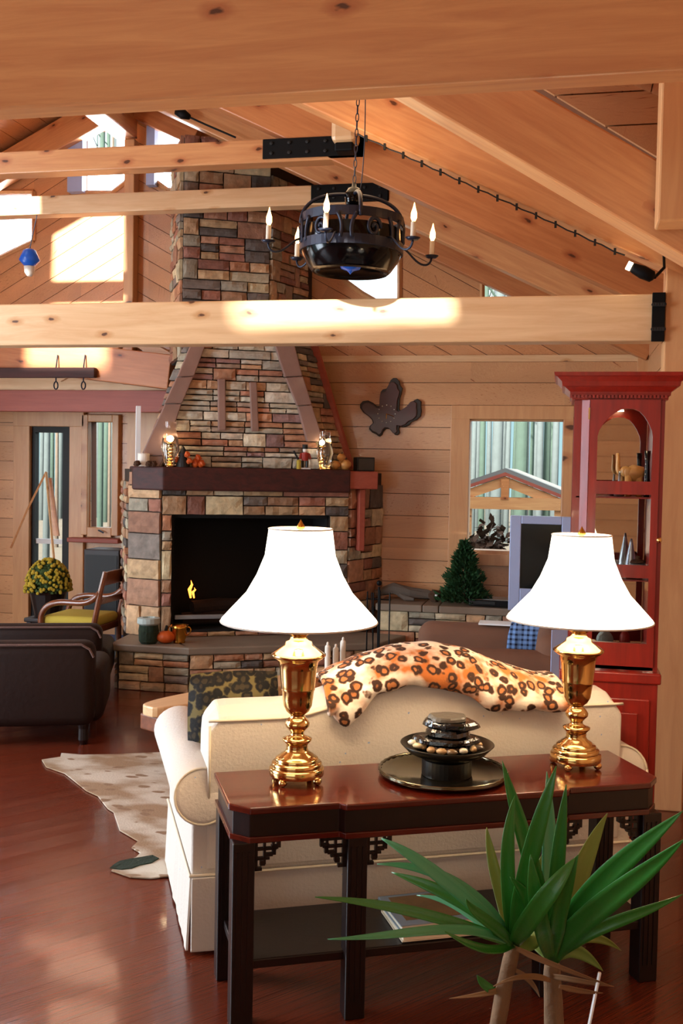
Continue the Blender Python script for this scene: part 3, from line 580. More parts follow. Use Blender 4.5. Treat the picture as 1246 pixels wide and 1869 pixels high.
def ext_pavilion():
    Y = 15; P = lambda x, y: aY(x, y, Y); o = empty('pavilion', (P(925, 930).x, Y, -1.2), label='timber pavilion with grey gable roof seen through the right window', cat='pavilion')
    org = V(o.location); q = lambda x, y: P(x, y)-org
    ap, le, re = q(922, 862), q(845, 888), q(1032, 906)
    for a_, b_, nm in ((le, ap, 'roof_slope'), (ap, re, 'roof_slope')):
        bm = NB(); up = V((0, 0, .06)); d = (b_-a_)*.0; prism(bm, [a_, b_, b_+up, a_+up], (0, 4, 0)); mesh_obj(nm, bm, 'roofwhite', o)
        bm = NB(); dn = V((0, 0, -.05)); prism(bm, [a_+V((0, -.04, 0)), b_+V((0, -.04, 0)), b_+dn+V((0, -.04, 0)), a_+dn+V((0, -.04, 0))], (0, .05, 0)); mesh_obj('fascia', bm, 'redbeam', o)
    for a_, b_ in ((le, ap), (ap, re)):
        bm = NB(); dn = V((0, 0, -.06)); dn2 = V((0, 0, -.20)); prism(bm, [a_+dn, b_+dn, b_+dn2, a_+dn2], (0, .15, 0)); mesh_obj('rafter', bm, 'pine', o)
    a_, b_ = q(845, 928), q(1030, 932); hh = V((0, 0, .17)); bm = NB(); prism(bm, [a_+V((0, -.05, 0)), b_+V((0, -.05, 0)), b_+hh+V((0, -.05, 0)), a_+hh+V((0, -.05, 0))], (0, .2, 0)); mesh_obj('tie_beam', bm, 'pine', o)
    a_, b_ = q(914, 912), q(928, 912); z_ = V((0, 0, ap.z-a_.z-.1)); bm = NB(); prism(bm, [a_+V((0, -.06, 0)), b_+V((0, -.06, 0)), b_+z_+V((0, -.06, 0)), a_+z_+V((0, -.06, 0))], (0, .15, 0)); mesh_obj('king_post', bm, 'pine_deep', o)
    for px in (850, 1022):
        a_ = q(px, 930); bm = NB(); box(bm, a_.x-.08, a_.x+.08, 0, .16, 0, a_.z+.1); mesh_obj('post', bm, 'pine', o)
ext_pavilion()
def bush(loc, r, m, lab, n=260, cat='shrub', name='shrub', leafs=.05, seed=3):
    o = empty(name, loc, label=lab, cat=cat); rg = random.Random(seed); bm = NB()
    for k in range(n):
        d = V((rg.gauss(0, 1), rg.gauss(0, 1), rg.gauss(0, 1))).normalized(); p = V((d.x*r[0], d.y*r[1], abs(d.z)*r[2]))*rg.uniform(.75, 1.05)
        a = V((rg.gauss(0, 1), rg.gauss(0, 1), rg.gauss(0, 1))).normalized()*leafs; b = a.cross(d).normalized()*leafs*.6
        f = [bm.verts.new(p+q) for q in (a, b, -a, -b)]; bm.faces.new(f)
    ball(bm, (0, 0, r[2]*.4), (r[0]*.8, r[1]*.8, r[2]*.5), 12, .3); mesh_obj('foliage', bm, m, o); return o
p = aY(890, 1000, 12.2); bush((p.x, 12.2, -1.2), (.6, .5, 2.32), 'peanut', 'dark bush behind the lower part of the right window', 2600, leafs=.07)
# ------------------------------------------------------------------ fireplace
TH = math.radians(27); FS = V((math.cos(TH), math.sin(TH), 0)); FN = V((math.sin(TH), -math.cos(TH), 0)); ZU = V((0, 0, 1))
FO = aZ(330, 1164, .36)
def FP(px, py, off=0): return aP(px, py, FO+FN*off, FN)
def uof(p): return (p-FO).dot(FS)
def Pu(u, off=0, z=0): q = FO+FS*u+FN*off; return V((q.x, q.y, z))
EL = V((math.cos(math.radians(-18)), math.sin(math.radians(-18)), 0)); NL = V((EL.y, -EL.x, 0))
ER = V((math.cos(math.radians(72)), math.sin(math.radians(72)), 0)); NR = V((ER.y, -ER.x, 0))
fp = empty('stone_fireplace', (0, 0, 0), label='large stacked stone fireplace with a tapering hood and tall chimney', cat='fireplace')
# lower body
u0, u1 = -.16, 1.40; BO = -.05
A0 = Pu(u0, BO); A1 = Pu(u1, BO)
L1 = aP(236, 1000, A0, NL); L1 = V((L1.x, L1.y, 0)); ll = (A0-L1).length
L2 = L1-FN*.75; rl = (9.2-A1.y)/ER.y; R2 = A1+ER*rl
fbu0, fbu1, fbz0, fbz1 = -.077, 1.24, .40, 1.357
bm = NB()
stones(bm, Pu(0, BO), FS, ZU, FN, .36, 1.62, lambda z: u0, lambda z: u1, hole=(fbu0, fbu1, fbz0, fbz1), seed=21, hr=(.14, .24), lr=(.12, .5))
stones(bm, L1, EL, ZU, NL, .36, 1.70, lambda z: 0, lambda z: ll, seed=22, hr=(.15, .25), lr=(.14, .4))
stones(bm, L2, FN, ZU, V((-FN.y, FN.x, 0))*-1 if False else V((-FS.x, -FS.y, 0)), .36, 1.62, lambda z: 0, lambda z: .75, seed=23)
stones(bm, A1, ER, ZU, NR, .0, 1.62, lambda z: 0, lambda z: rl, seed=24)
mesh_obj('stone_body', bm, 'stone', fp)
bm = NB(); ins = .004; FD = -.6
def poly(bm, pts, z0, z1): prism(bm, [V((p.x, p.y, z0)) for p in pts], (0, 0, z1-z0))
wallpt = lambda p: V((p.x, 9.2, 0))
poly(bm, [Pu(fbu0, BO-ins), Pu(u0, BO-ins), L1, L2, Pu(fbu0, FD)], .02, 1.36)
poly(bm, [Pu(fbu1, BO-ins), A1, R2, V((R2.x-.4, 9.2, 0)), Pu(fbu1, FD)], .02, 1.36)
poly(bm, [L1, Pu(u0, BO-ins), A1, R2, V((-2.9, 9.2, 0)), L2], 1.36, 1.72)
poly(bm, [Pu(fbu0-.3, FD), Pu(fbu1+.1, FD), Pu(fbu1+.1, FD-.1), Pu(fbu0-.3, FD-.1)], .02, 1.4)
mesh_obj('mortar_core', bm, 'mortar', fp)
bm = NB()
for (ua, ub, oa, ob, za, zb) in ((fbu0, fbu0+.02, BO-.02, FD, .37, 1.36), (fbu1-.02, fbu1, BO-.02, FD, .37, 1.36), (fbu0, fbu1, FD+.03, FD, .37, 1.36), (fbu0, fbu1, BO-.02, FD, 1.33, 1.36), (fbu0, fbu1, BO-.02, FD, .365, .4)):
    poly(bm, [Pu(ua, oa), Pu(ub, oa), Pu(ub, ob), Pu(ua, ob)], za, zb)
fb = mesh_obj('firebox', bm, 'soot', fp)
bm = NB(); a, b = FP(319, 1127, BO-.03), FP(470, 1120, BO-.03); zz = a.z; ua, ub = uof(a), fbu1-.03
poly(bm, [Pu(ua, BO-.03), Pu(ub, BO-.03), Pu(ub, BO-.05), Pu(ua, BO-.05)], zz-.018, zz+.018); q = mesh_obj('screen_bar', bm, 'grey', fb, bevel=.004); q['label'] = 'bright steel bar across the opening'
# hearth
K = aZ(345, 1265, 0); KL = aP(214, 1178, K, V((0, -1, 0))); KL = V((KL.x, KL.y, 0)); KE = K+FS*1.5
KR = KE+ER*.46
HZ = .30
bm = NB()
stones(bm, V((KL.x, KL.y, 0)), V((1, 0, 0)), ZU, V((0, -1, 0)), 0, HZ, lambda z: .02, lambda z: (K-KL).length, seed=31, hr=(.07, .14), lr=(.12, .4))
stones(bm, K, FS, ZU, FN, 0, HZ, lambda z: 0, lambda z: 1.5, seed=32, hr=(.07, .14), lr=(.12, .45))
stones(bm, KE, ER, ZU, NR, 0, HZ, lambda z: 0, lambda z: .44, seed=33, hr=(.07, .14))
kb = KL+V((-.1, .9, 0)); dk = (kb-KL).normalized()
stones(bm, kb, -dk, ZU, V((-dk.y, dk.x, 0)), 0, HZ, lambda z: 0, lambda z: .9, seed=34, hr=(.07, .14))
mesh_obj('hearth_stones', bm, 'stone', fp)
bm = NB(); poly(bm, [KL, K, KE, KR, Pu(1.4, -.2), Pu(-.1, -.3), L2, kb], 0, HZ); mesh_obj('hearth_core', bm, 'mortar', fp)
bm = NB(); o_ = .045
poly(bm, [KL+V((-o_, -o_, 0)), K+V((.01, -o_, 0)), KE+FN*o_+FS*.03, KR+NR*o_, Pu(1.4, -.2), Pu(-.1, -.3), L2, kb+V((-o_, 0, 0))], HZ, .36); mesh_obj('hearth_slab', bm, 'hslab', fp, bevel=.012)
# mantel
MO = .06; m0, m1 = FP(297, 856, MO), FP(640, 861, MO); ML = aP(242, 856, m0, NL); zt_ = 1.745; zb_ = FP(600, 899, MO).z
bm = NB(); poly(bm, [ML, m0, m1, m1-FN*.35, m0-FN*.35, ML-FN*.4], zb_, zt_); mesh_obj('mantel', bm, 'mantelwood', fp, bevel=.012)['label'] = 'dark red heavy timber mantel'
ME = FP(690, 878, MO-.02); ue0, ue1 = uof(m1)-.02, uof(ME)
bm = NB(); poly(bm, [Pu(ue0, MO-.02), Pu(ue1, MO-.02), Pu(ue1, MO-.35), Pu(ue0, MO-.35)], FP(665, 893, MO).z, FP(665, 863, MO).z+.012); mesh_obj('mantel_end', bm, 'redbeam', fp, bevel=.01)
bm = NB(); ua = uof(FP(652, 940, -.05)); poly(bm, [Pu(ua, .0), Pu(ua+.055, .0), Pu(ua+.055, -.2), Pu(ua, -.2)], FP(660, 1005, -.05).z, FP(665, 893, MO).z); mesh_obj('corbel', bm, 'redbeam', fp, bevel=.008)
# hood
HO = -.13
hBL, hBR, hTL, hTR = FP(298, 853, HO), FP(588, 858, HO), FP(352, 622, HO), FP(531, 620, HO)
def lin(a, b): return lambda z: uof(a)+(uof(b)-uof(a))*(z-a.z)/(b.z-a.z)
zH = hTL.z
bm = NB(); xl, xr = lin(hBL, hTL), lin(hBR, hTR)
PALG = [hx(c) for c in ('#cdc4b0', '#bfb8a4', '#d8ccb0', '#aca696', '#c49e7a', '#b98868', '#9a7872', '#d6ccb8', '#c4baa4', '#a8927e', '#b8846a', '#d6cab0')]
stones(bm, Pu(0, HO), FS, ZU, FN, 1.745, zH, xl, xr, seed=41, hr=(.07, .13), lr=(.12, .36), pal=PALG)
def facet(pb, pt, e, ob, ot, seed, side, light=0):
    """stones on the sloping side of the hood; ob/ot: pixels of the outer edge at bottom and top"""
    n = (pt-pb).cross(e).normalized()
    if n.dot(EYE-pb) < 0: n = -n
    vv = n.cross(e).normalized(); vv = vv if vv.z > 0 else -vv
    OB, OT = aP(ob[0], ob[1], pb, n), aP(ot[0], ot[1], pb, n)
    f = lambda p: ((p-pb).dot(e), (p-pb).dot(vv))
    (x2, v2), (x3, v3), (x4, v4) = f(pt), f(OB), f(OT)
    inner = lambda v: x2*v/v2; outer = lambda v: x3+(x4-x3)*(v-v3)/(v4-v3)
    if side < 0: stones(bm, pb, e, vv, n, 0, v2, outer, inner, seed=seed, hr=(.08, .14), lr=(.08, .3))
    else: stones(bm, pb, e, vv, n, 0, v2, inner, outer, seed=seed, hr=(.08, .14), lr=(.1, .3))
    return OB, OT, n
oLB, oLT, nl_ = facet(hBL, hTL, EL, (256, 853), (338, 625), 42, -1)
oRB, oRT, nr_ = facet(hBR, hTR, ER, (632, 856), (562, 622), 43, 1)
mesh_obj('stone_hood', bm, 'stone', fp)
bm = NB()
ctr = lambda p, q: [p-FN*.02, q-FN*.02]
back = -FN*.5
vb = [oLB, hBL, hBR, oRB, hBR-FN*.6, hBL-FN*.4]; vt = [oLT, hTL, hTR, oRT, hTR-FN*.6, hTL-FN*.4]
B_ = [bm.verts.new(V((p.x, p.y, 1.74))-FN*.008) for p in vb]; T_ = [bm.verts.new(V((p.x, p.y, zH))-FN*.008) for p in vt]
bm.faces.new(B_); bm.faces.new(T_[::-1])
for i in range(6): bm.faces.new((B_[i], B_[(i+1) % 6], T_[(i+1) % 6], T_[i]))
mesh_obj('hood_core', bm, 'mortar', fp)
def slab(pxs, nm='trim_slab', off=HO+.03, thk=.05, bow=.0):
    bm = NB(); prism(bm, [FP(x, y, off) for x, y in pxs], FN*thk); o = mesh_obj(nm, bm, 'slab', fp, bevel=.008); return o
slab([(258, 830), (299, 832), (330, 738), (300, 738)]); slab([(299, 737), (331, 737), (352, 688), (321, 690)]); slab([(322, 689), (353, 687), (377, 622), (352, 618)])
slab([(558, 806), (588, 806), (567, 740), (541, 742)]); slab([(540, 741), (567, 739), (551, 688), (519, 690)]); slab([(518, 689), (550, 687), (532, 618), (496, 620)])
slab([(396, 692), (410, 692), (411, 786), (397, 786)], off=HO+.01, thk=.045); slab([(454, 698), (467, 698), (471, 788), (457, 788)], off=HO+.01, thk=.045)
slab([(262, 853), (290, 853), (300, 832), (268, 831)], off=HO+.02, thk=.04)
bm = NB(); q0, q1 = oRB+NR*.01, oRT+NR*.01; d_ = V((.05, .0, 0)); prism(bm, [q0, q0+d_, q1+d_, q1], -ER*-.04); mesh_obj('edge_board', bm, 'redbeam', fp)
# upper shaft
SO = -.24
sL, sR = FP(333, 500, SO), FP(491, 500, SO); eR = aP(560, 500, sR, NR); sl_len = (eR-V((sR.x, sR.y, eR.z))).length
bm = NB(); ua, ub = uof(sL), uof(sR)
stones(bm, Pu(0, SO), FS, ZU, FN, zH-.12, 4.46, lambda z: ua, lambda z: ub, seed=51, hr=(.11, .2), lr=(.1, .36))
stones(bm, Pu(ub, SO), ER, ZU, NR, zH-.12, 4.2, lambda z: 0, lambda z: sl_len, seed=52, hr=(.1, .18), lr=(.08, .26))
stones(bm, Pu(ua, SO)-FN*.7, FN, ZU, -FS, zH-.12, 4.46, lambda z: 0, lambda z: .7, seed=53)
mesh_obj('chimney_shaft', bm, 'stone', fp)
bm = NB(); poly(bm, [Pu(ua, SO-.004), Pu(ub, SO-.004), Pu(ub, SO)+ER*sl_len, V((Pu(ub, SO).x+.2, 9.2, 0)), V((-3.2, 9.2, 0)), Pu(ua, SO)-FN*.8], zH-.12, 4.44); mesh_obj('shaft_core', bm, 'mortar', fp)
# raised stone bench along the wall
sb = empty('stone_bench', (0, 0, 0), label='low stone ledge running under the right window', cat='ledge')
BX0, BX1, BYF, BZ = -1.50, .60, 8.72, .60
bm = NB(); stones(bm, (0, BYF, 0), (1, 0, 0), ZU, (0, -1, 0), 0, BZ-.04, lambda z: BX0, lambda z: BX1, seed=61, hr=(.1, .16), lr=(.15, .45)); mesh_obj('stones', bm, 'stone', sb)
bm = NB(); box(bm, BX0, BX1, BYF+.003, 9.19, 0, BZ-.04); mesh_obj('core', bm, 'mortar', sb)
bm = NB(); xx = [BX0-.02, -1.12, -.98, .2, BX1]
for a, b in zip(xx, xx[1:]): box(bm, a+.003, b-.003, BYF-.05, 9.19, BZ-.04, BZ+.02)
mesh_obj('slab_top', bm, 'hslab', sb, bevel=.008)
# logs and flame
def at_fire(u, off, z): return Pu(u, off, z)
for i, (u, of, z, l, an) in enumerate(((.28, -.3, .47, .5, .1), (.42, -.38, .47, .55, -.1), (.36, -.33, .57, .5, .25))):
    o = empty('fire_log', at_fire(u, of, z), TH+an, ['charred log at the front of the firebox', 'charred log at the back of the firebox', 'charred log lying on top of the other two'][i], 'log', 'logs in the firebox')
    bm = NB(); tube(bm, [(-l/2, 0, 0), (0, .01, .01), (l/2, 0, 0)], [.055, .06, .05], 10); mesh_obj('bark', bm, 'log', o)
fl_ = FP(348, 1085, -.3); o = empty('flame', fl_, label='small orange flame at the left inside the firebox', cat='flame')
for j, (dx, h, r) in enumerate(((0, .12, .016), (.03, .06, .012))):
    bm = NB(); tube(bm, [(dx, 0, -.03), (dx-.012, 0, h*.35), (dx+.01, 0, h*.7), (dx, 0, h)], [r*.5, r, r*.6, .001], 8); mesh_obj('flame_tongue', bm, 'flame', o, smooth=True)
# ------------------------------------------------------------------ things on the mantel
def man(px, off=-.02): p = FP(px, 856, off); return V((p.x, p.y, zt_))
sc_m = 8.55/1900
o = tag(mesh_obj('framed_board', (lambda bm: (box(bm, -.018, .018, -.01, .06, 0, .49), bm)[1])(NB()), 'white'), 'thin white framed board seen edge-on at the left end of the mantel', 'frame'); o.location = man(241, -.05); o.rotation_euler = (0, 0, TH); o.location = V((ML.x+.02, ML.y+.06, zt_))
o = empty('pillar_candle', man(262, -.06), label='squat cream candle at the left end of the mantel', cat='candle')
bm = NB(); lathe(bm, [(.045, 0), (.048, .01), (.048, .10), (.04, .105), (0, .10)], 20); mesh_obj('wax', bm, 'wax', o, smooth=False)
bm = NB(); tube(bm, [(0, 0, .1), (.003, 0, .118)], .002, 5); mesh_obj('wick', bm, 'black', o)
for i, px in enumerate((250, 272, 280)):
    o = tag(mesh_obj('pinecone', (lambda bm: (ball(bm, (0, 0, .022), (.03, .026, .022), 12, .6), bm)[1])(NB()), 'peanut'), ['pinecone left of the cream mantel candle', 'pinecone right of the cream mantel candle', 'pinecone farthest from the cream mantel candle'][i], 'pinecone', 'pinecones on the mantel'); o.location = man(px, .0)
def candlestick(loc, h, lab, r=.028):
    o = empty('candlestick', loc, label=lab, cat='candlestick'); prof = [(r*1.6, 0), (r*1.6, .008), (r*.5, .02)]
    k = 6
    for i in range(k): z = .02+(h-.03)*(i+.5)/k; prof += [(r*.28, z-h*.06), (r*.55, z), (r*.28, z+h*.06)]
    prof += [(r*.6, h-.01), (r*.7, h)]
    bm = NB(); lathe(bm, prof, 16); mesh_obj('stem', bm, 'brass', o, smooth=True)
    bm = NB(); ball(bm, (0, 0, h+.03), (.013, .013, .026), 10); mesh_obj('bulb', bm, 'bulbcore', o, smooth=True); return o
candlestick(man(310, -.02), .19, 'gold candlestick lamp inside the left hurricane glass')
def hurricane(loc, h, r, lab):
    bm = NB(); prof = [(r*.6, 0), (r*.66, h*.1), (r, h*.4), (r*.85, h*.62), (r*.6, h*.85), (r*.68, h)]
    lathe(bm, prof, 24, cap=False); lathe(bm, [(p[0]-.003, p[1]) for p in prof], 24, cap=False)
    o = mesh_obj('hurricane_glass', bm, 'glassy', smooth=True); o.location = loc; tag(o, lab, 'glass shade'); return o
hurricane(man(310, -.02), .36, .075, 'tall clear hurricane glass near the left end of the mantel')
o = empty('witch_figurine', man(334, .0), label='small black pointed witch figurine with orange flowers on the mantel', cat='figurine')
bm = NB(); lathe(bm, [(.055, 0), (.05, .03), (.03, .09), (.035, .11), (.02, .14), (.002, .17)], 16); mesh_obj('body', bm, 'black', o)
for p_ in ((-.055, -.02, .06), (.045, -.03, .10), (.06, -.02, .05)):
    bm = NB(); ball(bm, p_, .024, 10, .5); mesh_obj('flower', bm, 'orange', o)
o = tag(mesh_obj('gourd_cluster', (lambda bm: ([ball(bm, c, r, 12, .35) for c, r in (((0, 0, .035), .035), ((.045, .01, .03), .03), ((.02, 0, .075), .028))], bm)[1])(NB()), 'orange'), 'orange silk leaves beside the witch figurine', 'decoration'); o.location = man(357, .0)
# nutcracker
o = empty('nutcracker', man(556, .0), TH, 'little red and white nutcracker figure on the mantel', 'figurine')
bm = NB(); box(bm, -.045, .045, -.03, .03, 0, .012); mesh_obj('base', bm, 'white', o, bevel=.003)
for s in (-1, 1):
    bm = NB(); lathe(bm, [(.012, .012), (.014, .07)], 10, (s*.018, 0, 0)); mesh_obj('leg', bm, 'dvd', o)
    bm = NB(); tube(bm, [(s*.035, 0, .13), (s*.045, -.01, .085)], .009, 8); mesh_obj('arm', bm, 'red', o)
bm = NB(); lathe(bm, [(.028, .07), (.033, .1), (.034, .135), (.015, .14)], 14); mesh_obj('coat', bm, 'red', o)
bm = NB(); ball(bm, (0, 0, .158), (.021, .02, .022), 12); mesh_obj('head', bm, 'wax', o, smooth=True)
bm = NB(); lathe(bm, [(.022, .168), (.024, .2), (.026, .205)], 12); mesh_obj('hat', bm, 'black', o)
o = empty('broom_ornament', man(545, .02), label='tiny yellow ornament with a dark stick leaning beside the nutcracker', cat='ornament')
bm = NB(); lathe(bm, [(.02, 0), (.018, .04), (.02, .07), (.006, .08)], 12); mesh_obj('body', bm, 'yellow', o); bm = NB(); tube(bm, [(0, 0, .07), (-.045, 0, .15)], .008, 6); mesh_obj('stick', bm, 'black', o)
hurricane(man(592, .0), .32, .072, 'clear hurricane glass near the right end of the mantel')
candlestick(man(589, .0), .19, 'gold candlestick lamp inside the right hurricane glass')
for i, (px, r, z) in enumerate(((612, .04, .04), (630, .048, .045), (622, .036, .105))):
    o = empty('gourd', man(px, -.03)+V((0, 0, z-r*.95)), label=['small tan gourd nearest the right hurricane glass', 'larger tan gourd toward the mantel end', 'tan gourd resting on top of the other two'][i], cat='gourd', group='gourds on the mantel')
    bm = NB(); ball(bm, (0, 0, r*.95), (r, r, r*.9), 14, .25); mesh_obj('flesh', bm, 'tan', o, smooth=True); bm = NB(); tube(bm, [(0, 0, r*1.7), (.01, 0, r*2.15)], .005, 6); mesh_obj('stem', bm, 'bark', o)
a, b = FP(651, 862, -.05), FP(684, 836, -.05); u_ = uof(a); o = empty('black_speaker', (a.x, a.y, FP(665, 863, MO).z+.012), TH, 'small square black speaker on the right end block of the mantel', 'speaker')
bm = NB(); box(bm, 0, uof(b)-u_, 0, .12, 0, .12); mesh_obj('case', bm, 'black', o, bevel=.006); bm = NB(); box(bm, .012, uof(b)-u_-.012, -.004, 0, .012, .108); mesh_obj('grille', bm, 'dvd', o)
# on the hearth
def hz(px, py): p = aZ(px, py, .36); return p
o = empty('mossy_pot', hz(271, 1174), label='rough mossy green pot with pale rim on the left of the hearth', cat='pot')
bm = NB(); lathe(bm, [(.06, 0), (.075, .02), (.08, .1), (.07, .16)], 18); mesh_obj('body', bm, 'moss', o); bm = NB(); lathe(bm, [(.07, .145), (.09, .16), (.088, .2), (.05, .205), (.04, .15)], 18, cap=False); mesh_obj('rim', bm, 'greypot', o)
o = empty('pumpkin', hz(302, 1174), label='small orange pumpkin between the mossy pot and the gold vase', cat='pumpkin')
bm = NB(); vs = ball(bm, (0, 0, .05), (.07, .07, .05), 24)
for v in vs: k = 1+.08*math.cos(8*math.atan2(v.co.y, v.co.x)); v.co.x *= k; v.co.y *= k
mesh_obj('shell', bm, 'orange', o, smooth=True); bm = NB(); tube(bm, [(0, 0, .09), (.01, 0, .14)], [.014, .01], 6); mesh_obj('stem', bm, 'black', o)
o = empty('gold_vase', hz(327, 1173), label='squat gold and orange two-handled vase on the hearth', cat='vase')
bm = NB(); lathe(bm, [(.045, 0), (.05, .01), (.045, .02), (.062, .06), (.055, .11), (.07, .14), (.065, .14), (.05, .11), (.03, .06)], 20, cap=False); mesh_obj('body', bm, 'gold', o, smooth=True)
for s in (-1, 1):
    bm = NB(); tube(bm, bez([(s*.058, 0, .06), (s*.11, 0, .08), (s*.1, 0, .14), (s*.066, 0, .125)], 8), .006, 6); mesh_obj('handle', bm, 'gold', o)
bm = NB(); lathe(bm, [(.0, .128), (.06, .128)], 20, cap=False); mesh_obj('filling', bm, 'orange', o)
# ------------------------------------------------------------------ leaf clock on the wall
LP = [(600, 200), (640, 165), (690, 165), (735, 215), (745, 275), (780, 320), (765, 400), (740, 470), (735, 560), (730, 640), (760, 660), (830, 620), (900, 570), (960, 500), (1010, 480), (1065, 520), (1060, 590), (1070, 660), (1060, 740), (1000, 800), (920, 830), (880, 880), (800, 910), (735, 895), (725, 940), (740, 990), (710, 1030), (670, 1030), (630, 980), (590, 940), (530, 935), (490, 970), (470, 1030), (430, 1055), (385, 1020), (320, 990), (275, 940), (290, 890), (335, 850), (320, 800), (270, 745), (190, 690), (140, 620), (140, 560), (180, 515), (260, 505), (330, 540), (390, 590), (440, 590), (440, 470), (450, 380), (480, 340), (540, 325), (570, 270)]
CY_ = 9.16; cpt = [aY(640+x/8.307, 670+y/8.307, CY_) for x, y in LP]; cc = aY(640+545/8.307, 670+710/8.307, CY_)
o = empty('leaf_clock', cc, label='polished brown wooden wall clock cut in the shape of an oak leaf', cat='clock')
bm = NB(); prism(bm, [p-cc for p in cpt], (0, .035, 0)); mesh_obj('bark_edge', bm, 'clockrim', o, bevel=.004)
bm = NB(); cen = sum((p-cc for p in cpt), V())/len(cpt)
prism(bm, [(p-cc-cen)*.9+cen+V((-.012, -.012, -.008)) for p in cpt], (0, .02, 0)); mesh_obj('leaf_face', bm, 'clock', o, bevel=.005)
for k in range(12):
    bm = NB(); a = k*PI/6; ball(bm, (.078*math.sin(a), -.014, .078*math.cos(a)), .005, 8); mesh_obj('hour_mark', bm, 'wax', o)
for a, l in ((1.9, .07), (.3+2.9, .045)):
    bm = NB(); tube(bm, [(0, -.017, 0), (l*math.sin(a), -.017, l*math.cos(a))], .003, 5); mesh_obj('hand', bm, 'gold', o)
# ------------------------------------------------------------------ on the stone bench
BT = BZ+.02
def bn(px, Y): p = aY(px, 1080, Y); return V((p.x, Y, BT))
o = empty('driftwood', bn(738, 8.98), label='long piece of grey driftwood on the stone ledge', cat='driftwood')
bm = NB(); tube(bm, [(-.26, 0, .05), (-.1, .02, .09), (.05, 0, .06), (.2, .02, .05), (.28, 0, .04)], [.03, .05, .045, .04, .02], 10); tube(bm, [(-.05, 0, .05), (.02, -.06, .03), (.1, -.1, .025)], [.025, .02, .01], 8)
for v in bm.verts: v.co += V((0, 0, noise.noise(v.co*18)*.02))
mesh_obj('wood', bm, 'bark', o)
o = empty('log_ornament', bn(795, 8.95), label='small dark ornament beside the cedar on the ledge', cat='ornament'); bm = NB(); ball(bm, (0, 0, .05), (.06, .05, .05), 14, .5); mesh_obj('body', bm, 'peanut', o); bm = NB(); ball(bm, (.01, -.05, .06), .012, 8); mesh_obj('painted_highlight', bm, 'white', o)  # small white ball modelled as a highlight on the ornament
o = empty('cedar_tree', bn(846, 8.95), label='small bushy green cedar tree standing on the ledge under the window', cat='plant'); rg = random.Random(9)
bm = NB(); tube(bm, [(0, 0, 0), (0, 0, .42)], [.012, .004], 8); mesh_obj('stem', bm, 'bark', o)
bm = NB()
for k in range(3800):
    t = rg.random()**1.3; z = .02+.5*t; R = .19*(1-t)**.75*(1+.2*math.sin(t*19))+.01; a = rg.random()*6.28; r = R*rg.uniform(.35, 1.08); p = V((math.cos(a)*r, math.sin(a)*r, z+rg.uniform(-.02, .02)))
    d = V((math.cos(a), math.sin(a), rg.uniform(.2, 1.4))).normalized()*rg.uniform(.025, .05); n_ = d.cross(V((rg.gauss(0, 1), rg.gauss(0, 1), rg.gauss(0, 1)))).normalized()*.012
    f = [bm.verts.new(p-n_), bm.verts.new(p+n_), bm.verts.new(p+d)]; bm.faces.new(f)
mesh_obj('foliage', bm, 'cedar', o)
a, b = aY(857, 1103, 8.75), aY(938, 1103, 8.75); o = empty('dvd_player', ((a.x+b.x)/2, 8.85, BT), -.08, 'flat black disc player with a bluish top on the ledge', 'player')
L_ = (b.x-a.x)/2; bm = NB(); box(bm, -L_, L_, -.12, .13, .008, .065); mesh_obj('case', bm, 'dvd', o, bevel=.005); bm = NB(); box(bm, -L_*.9, L_*.2, -.124, -.12, .025, .048); mesh_obj('disc_tray', bm, 'black', o)
a, b, c = aY(931, 941, 8.6), aY(1046, 945, 8.6), aY(931, 1092, 8.6); o = empty('television', ((a.x+b.x)/2, 8.6, BT), label='silver boxy television set on the ledge by the window', cat='television')
W_ = (b.x-a.x)/2; H_ = a.z-BT; st = aY(951, 956, 8.6); sw = W_-(st.x-a.x); sz1 = st.z-BT; sz0 = aY(951, 1074, 8.6).z-BT
bm = NB(); box(bm, -W_, -sw, 0, .1, 0, H_); box(bm, sw, W_, 0, .1, 0, H_); box(bm, -sw, sw, 0, .1, 0, sz0); box(bm, -sw, sw, 0, .1, sz1, H_); mesh_obj('bezel', bm, 'silver', o, bevel=.006)
bm = NB(); box(bm, -sw, sw, .015, .05, sz0, sz1); mesh_obj('screen', bm, 'screen', o)
bm = NB(); vs = box(bm, -W_*.95, W_*.95, .1, .42, .02, H_*.97)
for v in vs:
    if v.co.y > .3: v.co.x *= .6; v.co.z = .05+v.co.z*.7
mesh_obj('rear_case', bm, 'silver', o, bevel=.01)
# ------------------------------------------------------------------ fireplace tools
o = empty('fireplace_tools', (aY(690, 1150, 8.15).x, 8.15, 0), label='black iron fireplace tool set standing right of the hearth', cat='fireplace tools')
bm = NB(); lathe(bm, [(.13, 0), (.13, .015), (.03, .03)], 20); tube(bm, [(0, 0, .02), (0, 0, .82)], .009, 8); tube(bm, [(-.1, 0, .72), (.1, 0, .72)], .006, 6); ball(bm, (0, 0, .85), .022, 10); mesh_obj('stand', bm, 'steel', o)
bm = NB(); tube(bm, [(-.09, -.01, .78), (-.09, -.01, .1)], .006, 6); prism(bm, [(-.13, -.01, .1), (-.05, -.01, .1), (-.05, -.03, .26), (-.13, -.03, .26)], (0, .006, 0)); mesh_obj('shovel', bm, 'steel', o)
bm = NB(); tube(bm, [(.09, -.01, .78), (.09, -.01, .15)], .006, 6); lathe(bm, [(.02, .3), (.04, .22), (.055, .08)], 12, (.09, -.01, 0)); mesh_obj('hearth_brush', bm, 'black', o)
bm = NB(); tube(bm, [(.02, -.06, .8), (.02, -.06, .08), (.05, -.06, .06)], .006, 6); mesh_obj('poker', bm, 'steel', o)
